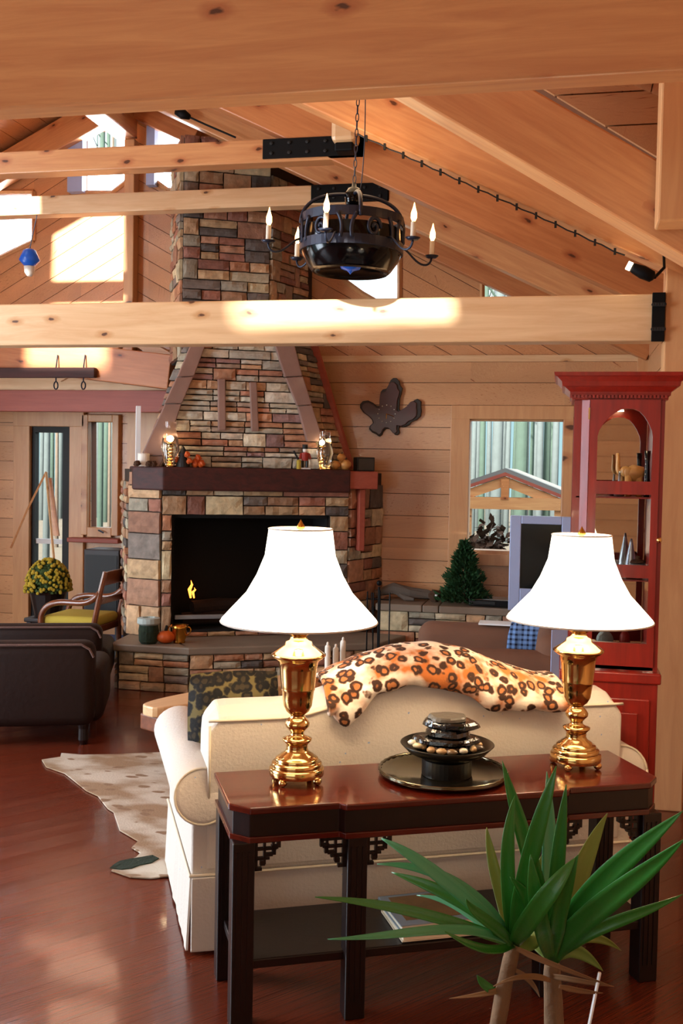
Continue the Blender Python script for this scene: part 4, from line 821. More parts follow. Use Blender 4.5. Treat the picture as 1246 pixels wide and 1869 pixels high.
bm = NB(); tube(bm, [(-.03, -.07, .78), (-.03, -.06, .1)], .005, 6); tube(bm, [(-.045, -.07, .78), (-.02, -.06, .1)], .005, 6); mesh_obj('tongs', bm, 'steel', o)
# ------------------------------------------------------------------ white sofa
TA = math.radians(26.4); SS = V((math.cos(TA), math.sin(TA), 0)); SN = V((math.sin(TA), -math.cos(TA), 0))
S0 = V((-1.259, 3.484, 0)); SW, SD = 1.75, .88
sofa = empty('sofa', S0, TA, 'white camel-backed sofa with rolled arms and a floor-length skirt, seen from behind', 'sofa')
def backz(u):
    t = min(1, abs(u-.875)/.56); return .855+.132*math.cos(PI/2*t)**2
bm = NB(); nu = 44; ub0, ub1 = .055, SW-.055; prof = []
for i in range(nu+1):
    u = ub0+(ub1-ub0)*i/nu; z = backz(u); e = min(u-ub0, ub1-u); z -= .05*max(0, 1-e/.05)**2
    prof.append([(u, .0, .5), (u, .0, z-.05), (u, .0, z-.012), (u, .012, z), (u, .07, z+.028), (u, .15, z+.035), (u, .20, z+.01), (u, .23, z-.05), (u, .25, .42), (u, .2, .3), (u, 0, .3)])
rings = [[bm.verts.new(p) for p in r] for r in prof]
for a, b in zip(rings, rings[1:]):
    for j in range(len(a)): k = (j+1) % len(a); bm.faces.new((a[j], b[j], b[k], a[k]))
bm.faces.new(rings[0]); bm.faces.new(rings[-1][::-1]); mesh_obj('backrest', bm, 'linen', sofa, bevel=.008)
bm = NB(); tube(bm, [(ub0+(ub1-ub0)*i/nu, -.003, backz(ub0+(ub1-ub0)*i/nu)-.012) for i in range(nu+1)], .006, 6); tube(bm, [(ub0+.004, -.003, .5), (ub0+.004, -.003, backz(ub0)-.03)], .005, 6)
mesh_obj('back_piping', bm, 'piping', sofa, smooth=True)
bm = NB(); box(bm, .02, SW-.02, .012, SD-.02, .27, .47); mesh_obj('base', bm, 'linen', sofa, bevel=.015)
for i in range(2):
    bm = NB(); x = .2+i*(SW-.4)/2; box(bm, x+.005, x+(SW-.4)/2-.005, .25, SD-.02, .45, .6); mesh_obj('seat_cushion', bm, 'linen', sofa, bevel=.04, seg=4)
for sgn, xc in ((-1, .05), (1, SW-.05)):
    rr_ = .104; bm = NB(); rows = []; n_ = 28
    for (w_, k) in ((-.004, .80), (.0, .93), (.012, 1), (.3, 1.0), (.6, 1.02), (SD-.03, 1.05), (SD-.008, .98), (SD, .82)):
        zc_ = .572+.035*w_/SD; rows.append([bm.verts.new((xc+sgn*.012+rr_*k*math.cos(2*PI*i/n_), w_+.03*math.sin(2*PI*i/n_)*(w_ < .02), zc_+rr_*.93*k*math.sin(2*PI*i/n_))) for i in range(n_)])
    for a, b in zip(rows, rows[1:]):
        for i in range(n_): bm.faces.new((a[i], a[(i+1) % n_], b[(i+1) % n_], b[i]))
    bm.faces.new(rows[0][::-1]); bm.faces.new(rows[-1]); arm_ = mesh_obj('arm', bm, 'linen', sofa, smooth=True)
    bm = NB(); xo = 0 if sgn < 0 else SW-.13
    box(bm, xo, xo+.13, .004, SD-.01, .27, .53); mesh_obj('arm_panel', bm, 'linen', arm_, bevel=.012, seg=3)
    bm = NB(); tube(bm, [(xc+sgn*.012+rr_*.97*math.cos(2*PI*i/n_), .0+.03*math.sin(2*PI*i/n_), .572+rr_*.9*math.sin(2*PI*i/n_)) for i in range(n_+1)], .005, 6); mesh_obj('arm_piping', bm, 'piping', arm_, smooth=True)
# skirt with box pleats at the corners
bm = NB()
def skirt(p, q, n=24):
    p, q = V(p), V(q); d = (q-p).normalized(); nn = V((d.y, -d.x, 0)); rows = []
    for k in range(n+1):
        c = p.lerp(q, k/n); f = noise.noise(V((k*.5, p.x, p.y)))*.006
        rows.append([bm.verts.new(c+nn*(o+(f if z < .2 else 0))+V((0, 0, z))) for z, o in ((.285, .0), (.15, .006), (.015, .012))])
    for a, b in zip(rows, rows[1:]):
        for j in range(2): bm.faces.new((a[j], a[j+1], b[j+1], b[j]))
skirt((0, -.004, 0), (SW, -.004, 0)); skirt((SW, 0, 0), (SW, SD, 0)); skirt((SW, SD, 0), (0, SD, 0)); skirt((-.004, SD, 0), (-.004, 0, 0))
so_ = mesh_obj('skirt', bm, 'linen', sofa); sm_ = so_.modifiers.new('thick', 'SOLIDIFY'); sm_.thickness = .008
bm = NB(); tube(bm, [(-.006, SD, .287), (-.006, -.006, .287), (SW, -.006, .287), (SW+.004, SD, .287)], .0055, 6); mesh_obj('skirt_piping', bm, 'piping', sofa)
bm = NB(); box(bm, .0, .11, -.02, -.013, .018, .283); mesh_obj('skirt_pleat', bm, 'linen', sofa, bevel=.004)
for x in (.08, SW-.08):
    for y in (.08, SD-.08): bm = NB(); box(bm, x-.025, x+.025, y-.025, y+.025, 0, .27); mesh_obj('leg', bm, 'mahogdark', sofa)
# leopard throw over the back
tx = [592, 612, 625, 640, 655, 675, 700, 740, 790, 830, 860, 885, 910, 950, 985, 1010, 1030]
tt = [1222, 1217, 1213, 1208, 1203, 1199, 1197, 1199, 1207, 1214, 1219, 1223, 1224, 1225, 1228, 1230, 1232]
tb = [1245, 1300, 1320, 1308, 1292, 1258, 1240, 1241, 1246, 1252, 1268, 1286, 1291, 1292, 1274, 1262, 1256]
def itp(x, xs, ys):
    for a in range(len(xs)-1):
        if x <= xs[a+1]: t = (x-xs[a])/(xs[a+1]-xs[a]); return ys[a]+(ys[a+1]-ys[a])*t
    return ys[-1]
bm = NB(); rows = []; nx = 90; Minv = Matrix.Rotation(-TA, 4, 'Z')
def sl_loc(p): return Minv @ (V(p)-S0)
for i in range(nx+1):
    x = tx[0]+(tx[-1]-tx[0])*i/nx; pt = sl_loc(aP(x, itp(x, tx, tt), S0, SN)); pb = sl_loc(aP(x, itp(x, tx, tb), S0, SN)); u = pt.x; zt2 = backz(u)+.05; zb2 = min(pb.z, zt2-.06)
    r_ = []
    for k in range(9): t = k/8; r_.append((u+(pb.x-u)*(1-t), -.022-.03*math.sin(PI*t)*.5, zb2+(zt2-.03-zb2)*t))
    r_ += [(u, .0, zt2), (u, .06, zt2+.03), (u, .14, zt2+.035), (u, .21, zt2+.01), (u, .25, zt2-.04), (u, .265, zt2-.12)]
    rows.append([bm.verts.new(V(p)+V((0, noise.noise(V(p)*16)*.018, noise.noise(V(p)*11+V((5, 5, 5)))*.014))) for p in r_])
for a, b in zip(rows, rows[1:]):
    for j in range(len(a)-1): bm.faces.new((a[j], b[j], b[j+1], a[j+1]))
th_ = mesh_obj('leopard_throw', bm, 'leop', smooth=True); th_.location = S0; th_.rotation_euler = (0, 0, TA)
sm_ = th_.modifiers.new('thick', 'SOLIDIFY'); sm_.thickness = .022; sm_.offset = 1; s3 = th_.modifiers.new('sub', 'SUBSURF'); s3.levels = s3.render_levels = 1
tag(th_, 'leopard print fur throw draped along the top of the white sofa', 'throw')
pp = [aP(x, 1262, S0-SN*.36, SN) for x in (352, 500)]; pl = [sl_loc(p) for p in pp]
o = empty('leopard_cushion', S0+SS*((pl[0].x+pl[1].x)/2)-SN*.36, TA, 'dark leopard print cushion propped behind the left end of the white sofa back', 'cushion')
bm = NB(); hw = (pl[1].x-pl[0].x)/2+.02; g = bmesh.ops.create_grid(bm, x_segments=14, y_segments=14, size=1)
for v in g['verts']:
    x, y = v.co.x, v.co.y; v.co = V((x*hw*(1-.05*y*y), .0, .77+y*.18*(1-.05*x*x)))
    v.co.y = -.06*(1-x**4)*(1-y**4)
bk = [bm.verts.new((v.co.x, -v.co.y+.002, v.co.z)) for v in g['verts']]; idx = {v: k for k, v in enumerate(g['verts'])}
for f in list(bm.faces): bm.faces.new([bk[idx[v]] for v in reversed(f.verts)])
mesh_obj('cover', bm, 'leopdark', o, smooth=True)
# ------------------------------------------------------------------ console table
CA, SA = math.cos(TA), math.sin(TA)
bl = V((-1.145, 3.383, 0)); T0 = bl-V((-SA, CA, 0))*.405; TZ = .70; TL, TD = 1.50, .405
tab = empty('console_table', T0, TA, 'long glossy dark red mahogany console table behind the sofa', 'table')
def topout(g, ch=.06, bf=.022):
    return [(ch, -g), (.345, -g), (.36, -g-bf), (1.125, -g-bf), (1.14, -g), (TL-ch, -g), (TL+g, ch), (TL+g, TD-.0), (TL+g, TD+g), (-g, TD+g), (-g, ch)]
bm = NB(); prism(bm, [(x, y, TZ-.022) for x, y in topout(.0)], (0, 0, .022)); mesh_obj('tabletop', bm, 'mahog', tab, bevel=.005, seg=3)
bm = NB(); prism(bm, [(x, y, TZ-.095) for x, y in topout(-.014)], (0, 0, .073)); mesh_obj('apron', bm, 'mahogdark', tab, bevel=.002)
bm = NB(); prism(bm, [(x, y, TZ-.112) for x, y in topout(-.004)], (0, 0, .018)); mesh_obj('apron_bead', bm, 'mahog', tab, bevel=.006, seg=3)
LEGS = [(.008, .008, 1), (.37, -.012, 2), (1.04, -.012, 2), (TL-.078, .008, -1), (.008, TD-.078, 0), (TL-.078, TD-.078, 0)]
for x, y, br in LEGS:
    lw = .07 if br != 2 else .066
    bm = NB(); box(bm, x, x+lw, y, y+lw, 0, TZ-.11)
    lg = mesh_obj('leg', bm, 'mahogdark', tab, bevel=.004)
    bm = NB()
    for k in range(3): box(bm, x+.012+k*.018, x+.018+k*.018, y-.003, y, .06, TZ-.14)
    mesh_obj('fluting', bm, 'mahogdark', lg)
    def fret(sg):
        X0 = x+lw if sg > 0 else x; yy = y+lw*.3; zt3 = TZ-.11; w_ = .085; bm = NB()
        bars = [(0, w_, 0, .012), (0, .012, 0, .10), (0, w_*.85, .028, .036), (.03, .038, 0, .08), (.058, .066, 0, .05), (0, .05, .058, .066), (0, .026, .09, .10), (w_-.012, w_, 0, .03), (w_-.03, w_-.008, .022, .034), (.058, .07, .03, .052), (.034, .06, .046, .056), (.02, .036, .07, .084)]
        for a, b, c, d in bars: box(bm, min(X0+sg*a, X0+sg*b), max(X0+sg*a, X0+sg*b), yy, yy+.014, zt3-d, zt3-c)
        mesh_obj('fretwork_bracket', bm, 'mahogdark', lg)
    if br in (1, 2): fret(1)
    if br in (-1, 2): fret(-1)
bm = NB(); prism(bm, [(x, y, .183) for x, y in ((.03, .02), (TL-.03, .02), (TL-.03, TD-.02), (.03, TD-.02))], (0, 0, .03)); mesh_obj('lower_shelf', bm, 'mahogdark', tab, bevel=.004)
# books on the lower shelf
for i, (x0_, x1_, y0_, y1_, z, h, rot, mt, lab) in enumerate(((.57, .90, .03, .27, .216, .028, .0, 'bookblue', 'lower book with a pale cover on the table shelf'), (.565, .89, .045, .285, .2445, .022, .03, 'bookblue', 'upper picture book with a blue-grey cover on the table shelf'))):
    loc = Matrix.Rotation(TA, 4, 'Z') @ V(((x0_+x1_)/2, (y0_+y1_)/2, z)); o = empty('book', T0+loc, TA+rot, lab, 'book', 'books on the shelf of the console table')
    a, b = (x1_-x0_)/2, (y1_-y0_)/2
    bm = NB(); box(bm, -a+.006, a-.006, -b+.006, b-.002, .003, h-.003); mesh_obj('pages', bm, 'paper', o)
    bm = NB(); box(bm, -a, a, -b, b, 0, .003); box(bm, -a, a, -b, b, h-.003, h); box(bm, -a, a, b-.003, b, 0, h); mesh_obj('cover', bm, mt if i else 'paper', o)
    if i: bm = NB(); box(bm, -a+.03, a-.03, -b+.035, b-.02, h, h+.0015); mesh_obj('cover_picture', bm, 'bookart', o)
# ------------------------------------------------------------------ brass lamps
def lamp(loc, rz, lab, k=1.0):
    o = empty('table_lamp', loc, rz, lab, 'lamp', 'pair of brass lamps on the console table')
    pf = [(270, 1690), (286, 1688), (290, 1680), (290, 1612), (284, 1604), (262, 1600), (264, 1590), (268, 1560), (258, 1548), (226, 1545), (228, 1535), (228, 1510), (216, 1500), (186, 1496), (178, 1470), (128, 1440), (112, 1400), (118, 1385), (112, 1370), (130, 1345), (155, 1320), (156, 1300), (110, 1285), (72, 1262), (70, 1230), (95, 1205), (128, 1165), (130, 1135), (108, 1100), (95, 1085), (70, 1062), (78, 1045), (120, 1010), (150, 950), (160, 880), (170, 790), (180, 778), (178, 760), (186, 680), (196, 560), (215, 470), (262, 440), (290, 415), (290, 400), (262, 378), (190, 330), (152, 300), (140, 265), (100, 250), (85, 210), (90, 200), (128, 175), (126, 155), (60, 135), (70, 120), (66, 100), (45, 92), (40, 60)]
    bm = NB(); lathe(bm, [(r*.000321*k, (1760-y)*.000321*k) for r, y in pf], 40); mesh_obj('base', bm, 'brass', o, smooth=True)
    for i in range(4):
        a = PI/4+i*PI/2; bm = NB(); c = (math.cos(a)*.084*k, math.sin(a)*.084*k, .013); ball(bm, c, (.015, .015, .013), 12); mesh_obj('foot', bm, 'brass', o, smooth=True)
    bm = NB(); lathe(bm, [(.009, .54*k), (.009, .86*k), (.016, .865*k), (.012, .875*k), (.005, .885*k), (.0, .895*k)], 10, cap=False); mesh_obj('finial_rod', bm, 'gold', o, smooth=True)
    sp = [(.266, .548), (.263, .556), (.232, .590), (.181, .645), (.147, .705), (.120, .772), (.108, .862)]
    sp = [(r*k, z*k) for r, z in sp]
    bm = NB(); lathe(bm, sp, 48, cap=False); sh = mesh_obj('lamp_shade', bm, 'shade', o, smooth=True); sh.modifiers.new('t', 'SOLIDIFY').thickness = .003
    for r, z in (sp[0], sp[-1]):
        bm = NB(); tube(bm, [(math.cos(a*PI/20)*r, math.sin(a*PI/20)*r, z) for a in range(41)], .003, 6); mesh_obj('shade_trim', bm, 'linen', sh)
    bm = NB(); ball(bm, (0.04, 0, .68*k), .028, 12); mesh_obj('bulb', bm, 'bulbcore', o, smooth=True)
    for z in (.5, .93):
        l = bpy.data.lights.new('lamp_light', 'POINT'); l.energy = 5.5 if z < .7 else 2.5; l.color = (1, .74, .45); l.shadow_soft_size = .05
        q = bpy.data.objects.new('lamp_light', l); COL.objects.link(q); q.parent = o; q.location = (0, 0, .60*k if z < .7 else .84*k)
    return o
lamp((-.846, 3.361, TZ), TA, 'left-hand brass urn lamp with a lit white bell shade', .985)
lamp((.075, 3.80, TZ), TA, 'right-hand brass urn lamp with a lit white bell shade, in front of the red cabinet', .965)
# tray and table fountain
tc_ = V((-.374, 3.557, TZ+.0005)); o = empty('round_tray', tc_, label='round dark silver tray on the console table under the fountain', cat='tray')
bm = NB(); lathe(bm, [(.0, .004), (.165, .004), (.175, .010), (.20, .012), (.215, .022), (.225, .020), (.222, .012), (.20, .001), (0, .0)], 56, cap=False); mesh_obj('dish', bm, 'tray', o, smooth=True)
bm = NB(); tube(bm, [(math.cos(a*PI/36)*(.217+.003*(a % 2)), math.sin(a*PI/36)*(.217+.003*(a % 2)), .021) for a in range(73)], .0055, 6); mesh_obj('rope_rim', bm, 'tray', o, smooth=True)
o = empty('table_fountain', tc_+V((.012, .0, .005)), label='black slate table fountain with a bronze bowl of pebbles on the round tray', cat='fountain')
bm = NB(); lathe(bm, [(.086, 0), (.086, .055), (.07, .065)], 36); mesh_obj('pedestal', bm, 'wet0', o, smooth=False)
bm = NB(); lathe(bm, [(.06, .055), (.09, .061), (.135, .081), (.162, .108), (.158, .110), (.13, .09), (.0, .08)], 44, cap=False); mesh_obj('bowl', bm, 'bowlm', o, smooth=True)
rg = random.Random(7); pc = [hx(c) for c in ('#d8c49a', '#a88458', '#6b5236', '#e6dcc4', '#4c4034', '#b89468')]
for k in range(26):
    a = rg.random()*6.28; r = rg.uniform(.085, .128); bm = NB(); lay = bm.loops.layers.float_color.new('col'); c = rg.choice(pc)
    ball(bm, (math.cos(a)*r, math.sin(a)*r, .100+(r-.08)*.2), (rg.uniform(.012, .022), rg.uniform(.01, .018), .010), 10, .2)
    for f in bm.faces:
        for l in f.loops: l[lay] = c
    pb = mesh_obj('pebble', bm, 'pebble', o, smooth=True)
def rock(z, rx, ry, h, dx, sd, m='wet', nm='slate_slab'):
    z -= .024; bm = NB(); vs = []; n = 28; rings = []
    for j, (k, zz) in enumerate(((.86, 0), (1, .25), (.97, .7), (.88, 1.0))):
        rings.append([bm.verts.new((dx+math.cos(2*PI*i/n)*rx*k*(1+.28*noise.noise(V((math.cos(2*PI*i/n)*1.5, math.sin(2*PI*i/n)*1.5, sd+j*.1)))), math.sin(2*PI*i/n)*ry*k*(1+.28*noise.noise(V((math.cos(2*PI*i/n)*1.5, math.sin(2*PI*i/n)*1.5, sd+j*.1)))), z+h*zz)) for i in range(n)])
    for a, b in zip(rings, rings[1:]):
        for i in range(n): bm.faces.new((a[i], a[(i+1) % n], b[(i+1) % n], b[i]))
    bm.faces.new(rings[0][::-1]); bm.faces.new(rings[-1]); mesh_obj(nm, bm, m, o)
rock(.11, .10, .08, .024, -.005, 1); rock(.134, .105, .07, .024, .0, 2.3); rock(.158, .082, .065, .03, .0, 3.1); rock(.188, .10, .07, .026, .0, 4.4); rock(.212, .07, .055, .018, .0, 6.2, 'slate')
bm = NB(); tube(bm, bez([(1, 0, 0)]*2, 1) if False else [aP(700+i*4, 1395-i, tc_, SN) for i in range(1)]+[V((0, 0, 0))], .001, 3) if False else None; bm.free()
# ------------------------------------------------------------------ red china cabinet
CYF = 4.6
def cb(x, y, Y=CYF): p = aY(x, y, Y); return p
cx0, cx1 = cb(1057, 900).x, cb(1200, 900).x+.02; C0 = V((cx0, CYF, 0)); CW = cx1-cx0; DZ = cb(1120, 1226).z
cab = empty('china_cabinet', C0, label='tall cherry red china cabinet with arched glass door at the right', cat='cabinet')
def c2(pts): return [((lambda p: (p.x-cx0, p.z))(cb(a, b))) for a, b in pts]
def plate2d(name, m, outline, holes, thick, y, parent, bevel=0):
    bm = NB(); bm.faces.new([bm.verts.new((p[0], p[1], 0)) for p in outline])
    for h in holes:
        for i in range(len(h)):
            a, b = V(h[i]+(0,)), V(h[(i+1) % len(h)]+(0,)); d = b-a
            bmesh.ops.bisect_plane(bm, geom=bm.verts[:]+bm.edges[:]+bm.faces[:], plane_co=a, plane_no=(-d.y, d.x, 0), dist=1e-6)
    bmesh.ops.delete(bm, geom=[f for f in bm.faces if any(inside((f.calc_center_median().x, f.calc_center_median().y), h) for h in holes)], context='FACES')
    e = bmesh.ops.extrude_face_region(bm, geom=bm.faces[:])
    for v in [x for x in e['geom'] if isinstance(x, bmesh.types.BMVert)]: v.co.z = 1
    for v in bm.verts: v.co = V((v.co.x, y+thick*v.co.z, v.co.y))
    return mesh_obj(name, bm, m, parent)
zTop = cb(1120, 730).z; zCr = cb(1120, 682).z
gx0, gx1 = cb(1087, 900).x-cx0, cb(1187, 900).x-cx0
zr = [cb(1130, y).z for y in (878, 902, 1030, 1053, 1172)]
Af = [((a-500)/(1030-500), b) for a, b in ((500, 830), (515, 770), (560, 690), (605, 640), (660, 590), (720, 556), (770, 545), (840, 548), (900, 575), (945, 625), (985, 690), (1020, 770), (1030, 830))]
arch = [(gx0, zr[0])]+[(gx0+(gx1-gx0)*f, cb(1130, 650+b/5.664).z) for f, b in Af]+[(gx1, zr[0])]
CD = .36
gl = [arch, [(gx0, zr[2]), (gx0, zr[1]), (gx1, zr[1]), (gx1, zr[2])], [(gx0, zr[4]), (gx0, zr[3]), (gx1, zr[3]), (gx1, zr[4])]]
dr = plate2d('door', 'cherry', [(.035, DZ+.03), (CW-.02, DZ+.03), (CW-.02, zTop), (.035, zTop)], gl, .022, -.022, cab)
for h in gl: plate2d('glass_pane', 'winglass', h, [], .003, -.010, dr)
bm = NB(); ball(bm, (CW-.012, -.035, cb(1203, 985).z), .012, 12); mesh_obj('knob', bm, 'brass', dr, smooth=True)
bm = NB(); kn = [cb(1052, y).z for y in (755, 1000)]
for z in kn: box(bm, .028, .034, -.028, -.018, z-.025, z+.025)
mesh_obj('hinge', bm, 'brass', dr)
# carcase
bm = NB(); box(bm, CW-.018, CW, .0, CD, DZ, zTop+.02); mesh_obj('side_panel', bm, 'cherry', cab)
bm = NB(); prism(bm, [(.0, .0, DZ), (.034, -.022, DZ), (.034, 0, DZ), (.012, .016, DZ)], (0, 0, zTop-DZ)); mesh_obj('canted_stile', bm, 'cherry', cab, bevel=.002)
lw_ = [(.03, z) for z in (0,)]
sd = bpy.data.objects.new('side_frame', None)
bm = NB(); sx = -.03
box(bm, sx, sx+.015, .02, .06, DZ, zTop+.02); box(bm, sx, sx+.015, CD-.04, CD, DZ, zTop+.02); box(bm, sx, sx+.015, .02, CD, DZ, DZ+.05); box(bm, sx, sx+.015, .02, CD, zTop-.06, zTop+.02); box(bm, sx, .012, .01, .02, DZ, zTop+.02)
mesh_obj('side_panel', bm, 'cherry', cab)
bm = NB(); box(bm, sx, CW, CD-.012, CD, DZ, zTop+.02); mesh_obj('back_panel', bm, 'cherry', cab)
bm = NB(); box(bm, sx+.016, CW-.02, CD-.018, CD-.013, DZ+.02, zTop-.02); mesh_obj('mirror_back', bm, 'mirror', cab)
for z in (zr[1]-.012, zr[3]-.012): bm = NB(); box(bm, sx+.016, CW-.02, .01, CD-.02, z-.006, z); mesh_obj('shelf', bm, 'glassy' if False else 'cherry', cab)
bm = NB(); box(bm, sx, CW, 0, CD, DZ-.01, DZ+.012); mesh_obj('deck', bm, 'cherry', cab)
bm = NB(); box(bm, sx, CW, 0, CD, zTop-.0, zTop+.025); mesh_obj('ceiling_board', bm, 'cherry', cab)
bm = NB(); lathe(bm, [(.028, zTop-.012), (.026, zTop-.004)], 16, ((gx0+gx1)/2, .06, 0)); mesh_obj('puck_light', bm, 'bulbcore', cab)
# crown
cr = [(0, 0), (.012, .0), (.014, .02), (.022, .024), (.024, .045), (.05, .07), (.062, .075), (.066, .10), (.088, .125), (.10, .13), (.105, .15)]
cr = [(a*.85, b*(zCr-zTop)/.15) for a, b in cr]
bm = NB(); k = (zCr-zTop)/cr[-1][1] if cr[-1][1] else 1; ringL = []
for px_, yy in ((sx, CD), (sx, 0), (CW, 0), (CW, CD)):
    sg = -1 if px_ == sx else 1
    ringL.append([bm.verts.new((px_+sg*o_, yy-(o_ if yy == 0 else 0), zTop+.0+z)) for o_, z in cr])
for a, b in zip(ringL, ringL[1:]):
    for j in range(len(a)-1): bm.faces.new((a[j], b[j], b[j+1], a[j+1]))
bm.faces.new([r_[-1] for r_ in ringL]); bm.faces.new([r_[0] for r_ in ringL][::-1])
mesh_obj('crown_moulding', bm, 'cherry', cab)
bm = NB()
nb = 26
for i in range(nb): box(bm, sx-.02+i*(CW-sx+.03)/nb, sx-.02+(i+.6)*(CW-sx+.03)/nb, -.027, -.015, zTop+.006, zTop+.02)
mesh_obj('dentil_strip', bm, 'cherry', cab)
# base cupboard
bm = NB(); box(bm, sx-.02, CW+.0, -.05, CD+.02, .08, DZ-.03); mesh_obj('base_cupboard', bm, 'cherry', cab, bevel=.004)
bm = NB(); box(bm, sx-.035, CW+.012, -.068, CD+.02, DZ-.035, DZ+.012); mesh_obj('base_moulding', bm, 'cherry', cab, bevel=.008, seg=3)
bm = NB(); box(bm, sx-.03, CW+.01, -.06, CD+.02, 0, .09); mesh_obj('plinth', bm, 'cherry', cab, bevel=.008)
bm = NB(); box(bm, .02, CW-.03, -.062, -.05, .18, DZ-.10); dd = mesh_obj('cupboard_door', bm, 'cherry', cab, bevel=.006)
bm = NB(); box(bm, .07, CW-.08, -.07, -.062, .24, DZ-.16); mesh_obj('raised_panel', bm, 'cherry', dd, bevel=.006)
# cabinet contents
def ci(px, z, y=.16): p = aY(px, 880, CYF+y); return V((p.x, CYF+y, z+.001))
zs1, zs2, zs3 = zr[1]-.012, zr[3]-.012, DZ+.012
o = empty('elephant_figurine', ci(1156, zs1, .14), label='tan carved elephant figurine with raised trunk on the top shelf of the cabinet', cat='figurine'); o.scale = (1.15, 1, 1.15)
bm = NB(); tube(bm, [(-.03, 0, .085), (-.005, 0, .09), (.025, 0, .085), (.035, 0, .075)], [.02, .032, .03, .012], 12); ball(bm, (-.032, 0, .095), .021, 12); tube(bm, bez([(-.04, 0, .095), (-.07, 0, .08), (-.055, 0, .13), (-.062, 0, .165)], 10), [.012-.0006*i for i in range(11)], 8)
for x in (-.02, .02):
    for y in (-.014, .014): tube(bm, [(x, y, .08), (x, y, .0)], [.013, .011], 8)
mesh_obj('body', bm, 'tan', o, smooth=True)
for s in (-1, 1): bm = NB(); ball(bm, (-.022, s*.022, .092), (.016, .004, .02), 10); mesh_obj('ear', bm, 'tan', o, smooth=True)
o = empty('bowl', ci(1122, zs1, .2), label='black bowl on the top shelf of the cabinet', cat='bowl'); bm = NB(); lathe(bm, [(.02, 0), (.03, .01), (.055, .045), (.05, .045), (.0, .012)], 20, cap=False); mesh_obj('shell', bm, 'dvd', o, smooth=True)
o = empty('silver_bottle', ci(1130, zs1, .1), label='slim silver bottle before the black bowl on the top shelf', cat='bottle'); bm = NB(); lathe(bm, [(.022, 0), (.02, .03), (.006, .07), (.005, .11)], 16); mesh_obj('body', bm, 'grey', o, smooth=True)
o = empty('tall_dark_vase', ci(1180, zs1, .1), label='tall dark vase with bead trim at the right of the top shelf', cat='vase'); bm = NB(); lathe(bm, [(.012, 0), (.014, .05), (.01, .15), (.014, .2)], 14); mesh_obj('body', bm, 'dvd', o, smooth=True)
bm = NB()
for i in range(8): ball(bm, (-.008, -.012, .01+i*.022), .003, 6)
mesh_obj('beads', bm, 'white', o)
o = empty('sailboat_ornament', ci(1155, zs2+.04, .12), label='small silver cone-shaped ornament on the middle shelf of the cabinet', cat='ornament'); bm = NB(); lathe(bm, [(.03, -.04), (.034, -.03), (.028, .0), (.008, .11), (.004, .13)], 16); mesh_obj('body', bm, 'grey', o, smooth=True)
o = empty('glass_pot', ci(1168, zs2, .08), label='round lidded glass pot at the right of the middle shelf', cat='pot'); bm = NB(); lathe(bm, [(.02, 0), (.036, .02), (.04, .04), (.033, .06), (.03, .066)], 20); mesh_obj('body', bm, 'grey', o, smooth=True); bm = NB(); lathe(bm, [(.034, .068), (.03, .078), (.008, .084), (.01, .095), (0, .1)], 18); mesh_obj('lid', bm, 'peanut', o, smooth=True)
o = empty('small_books', ci(1139, zs2, .1), label='white stacked card box on the middle shelf beside the glass pot', cat='box'); bm = NB(); box(bm, -.018, .018, -.03, .03, 0, .018); box(bm, -.016, .017, -.028, .03, .02, .036); mesh_obj('boxes', bm, 'white', o)
o = empty('beaded_purse', ci(1120, zs3, .12), label='silver beaded oval box low in the cabinet behind the glass', cat='box'); bm = NB(); ball(bm, (0, 0, .04), (.04, .02, .04), 16, .1); mesh_obj('body', bm, 'greypot', o)
o = empty('red_vase', ci(1160, zs3, .12), label='small red jar low in the cabinet beside the silver beaded box', cat='jar'); bm = NB(); lathe(bm, [(.015, 0), (.026, .02), (.024, .06), (.014, .08)], 16); mesh_obj('body', bm, 'red', o, smooth=True)
# ------------------------------------------------------------------ brown armchair beyond the sofa, plaid, magazines
BC = aY(985, 1160, 7.15); bcx1 = BC.x+.28; bx0 = aY(760, 1150, 7.4).x
ac = empty('brown_armchair', ((bx0+bcx1)/2, 7.12, 0), label='wide brown suede armchair turned sideways beyond the white sofa', cat='armchair')
hw = (bcx1-bx0)/2
def cush(nm, x0, x1, y0, y1, z0, z1, m='suede', r=.06, sub=2):
    bm = NB(); box(bm, x0, x1, y0, y1, z0, z1); return mesh_obj(nm, bm, m, ac, bevel=r, seg=5, smooth=True)
cush('seat', -hw+.05, hw-.2, -.28, .3, .2, .44); cush('arm', -hw+.1, hw-.1, -.46, -.24, .08, .61, r=.1); cush('arm', -hw, hw-.1, .28, .52, .08, .66, r=.1); cush('backrest', hw-.3, hw-.02, -.42, .48, .08, .72, r=.1)
for x in (-hw+.14, hw-.14):
    for y in (-.38, .42): bm = NB(); box(bm, x-.03, x+.03, y-.03, y+.03, 0, .1); mesh_obj('leg', bm, 'mahogdark', ac)
def drape(name, lab, cat, m, pts, nx=16):
    bm = NB(); rows = [[bm.verts.new(V(a).lerp(V(b), i/nx)+V((0, noise.noise(V((i*.4, k*.6, 0)))*.01, noise.noise(V((i*.5, k*.5, 7)))*.012))) for i in range(nx+1)] for k, (a, b) in enumerate(pts)]
    for a, b in zip(rows, rows[1:]):
        for i in range(nx): bm.faces.new((a[i], a[i+1], b[i+1], b[i]))
    o = mesh_obj(name, bm, m, smooth=True); o.modifiers.new('t', 'SOLIDIFY').thickness = .012; return tag(o, lab, cat)
xa, xb = aY(925, 1150, 7.4).x, aY(1000, 1140, 7.4).x
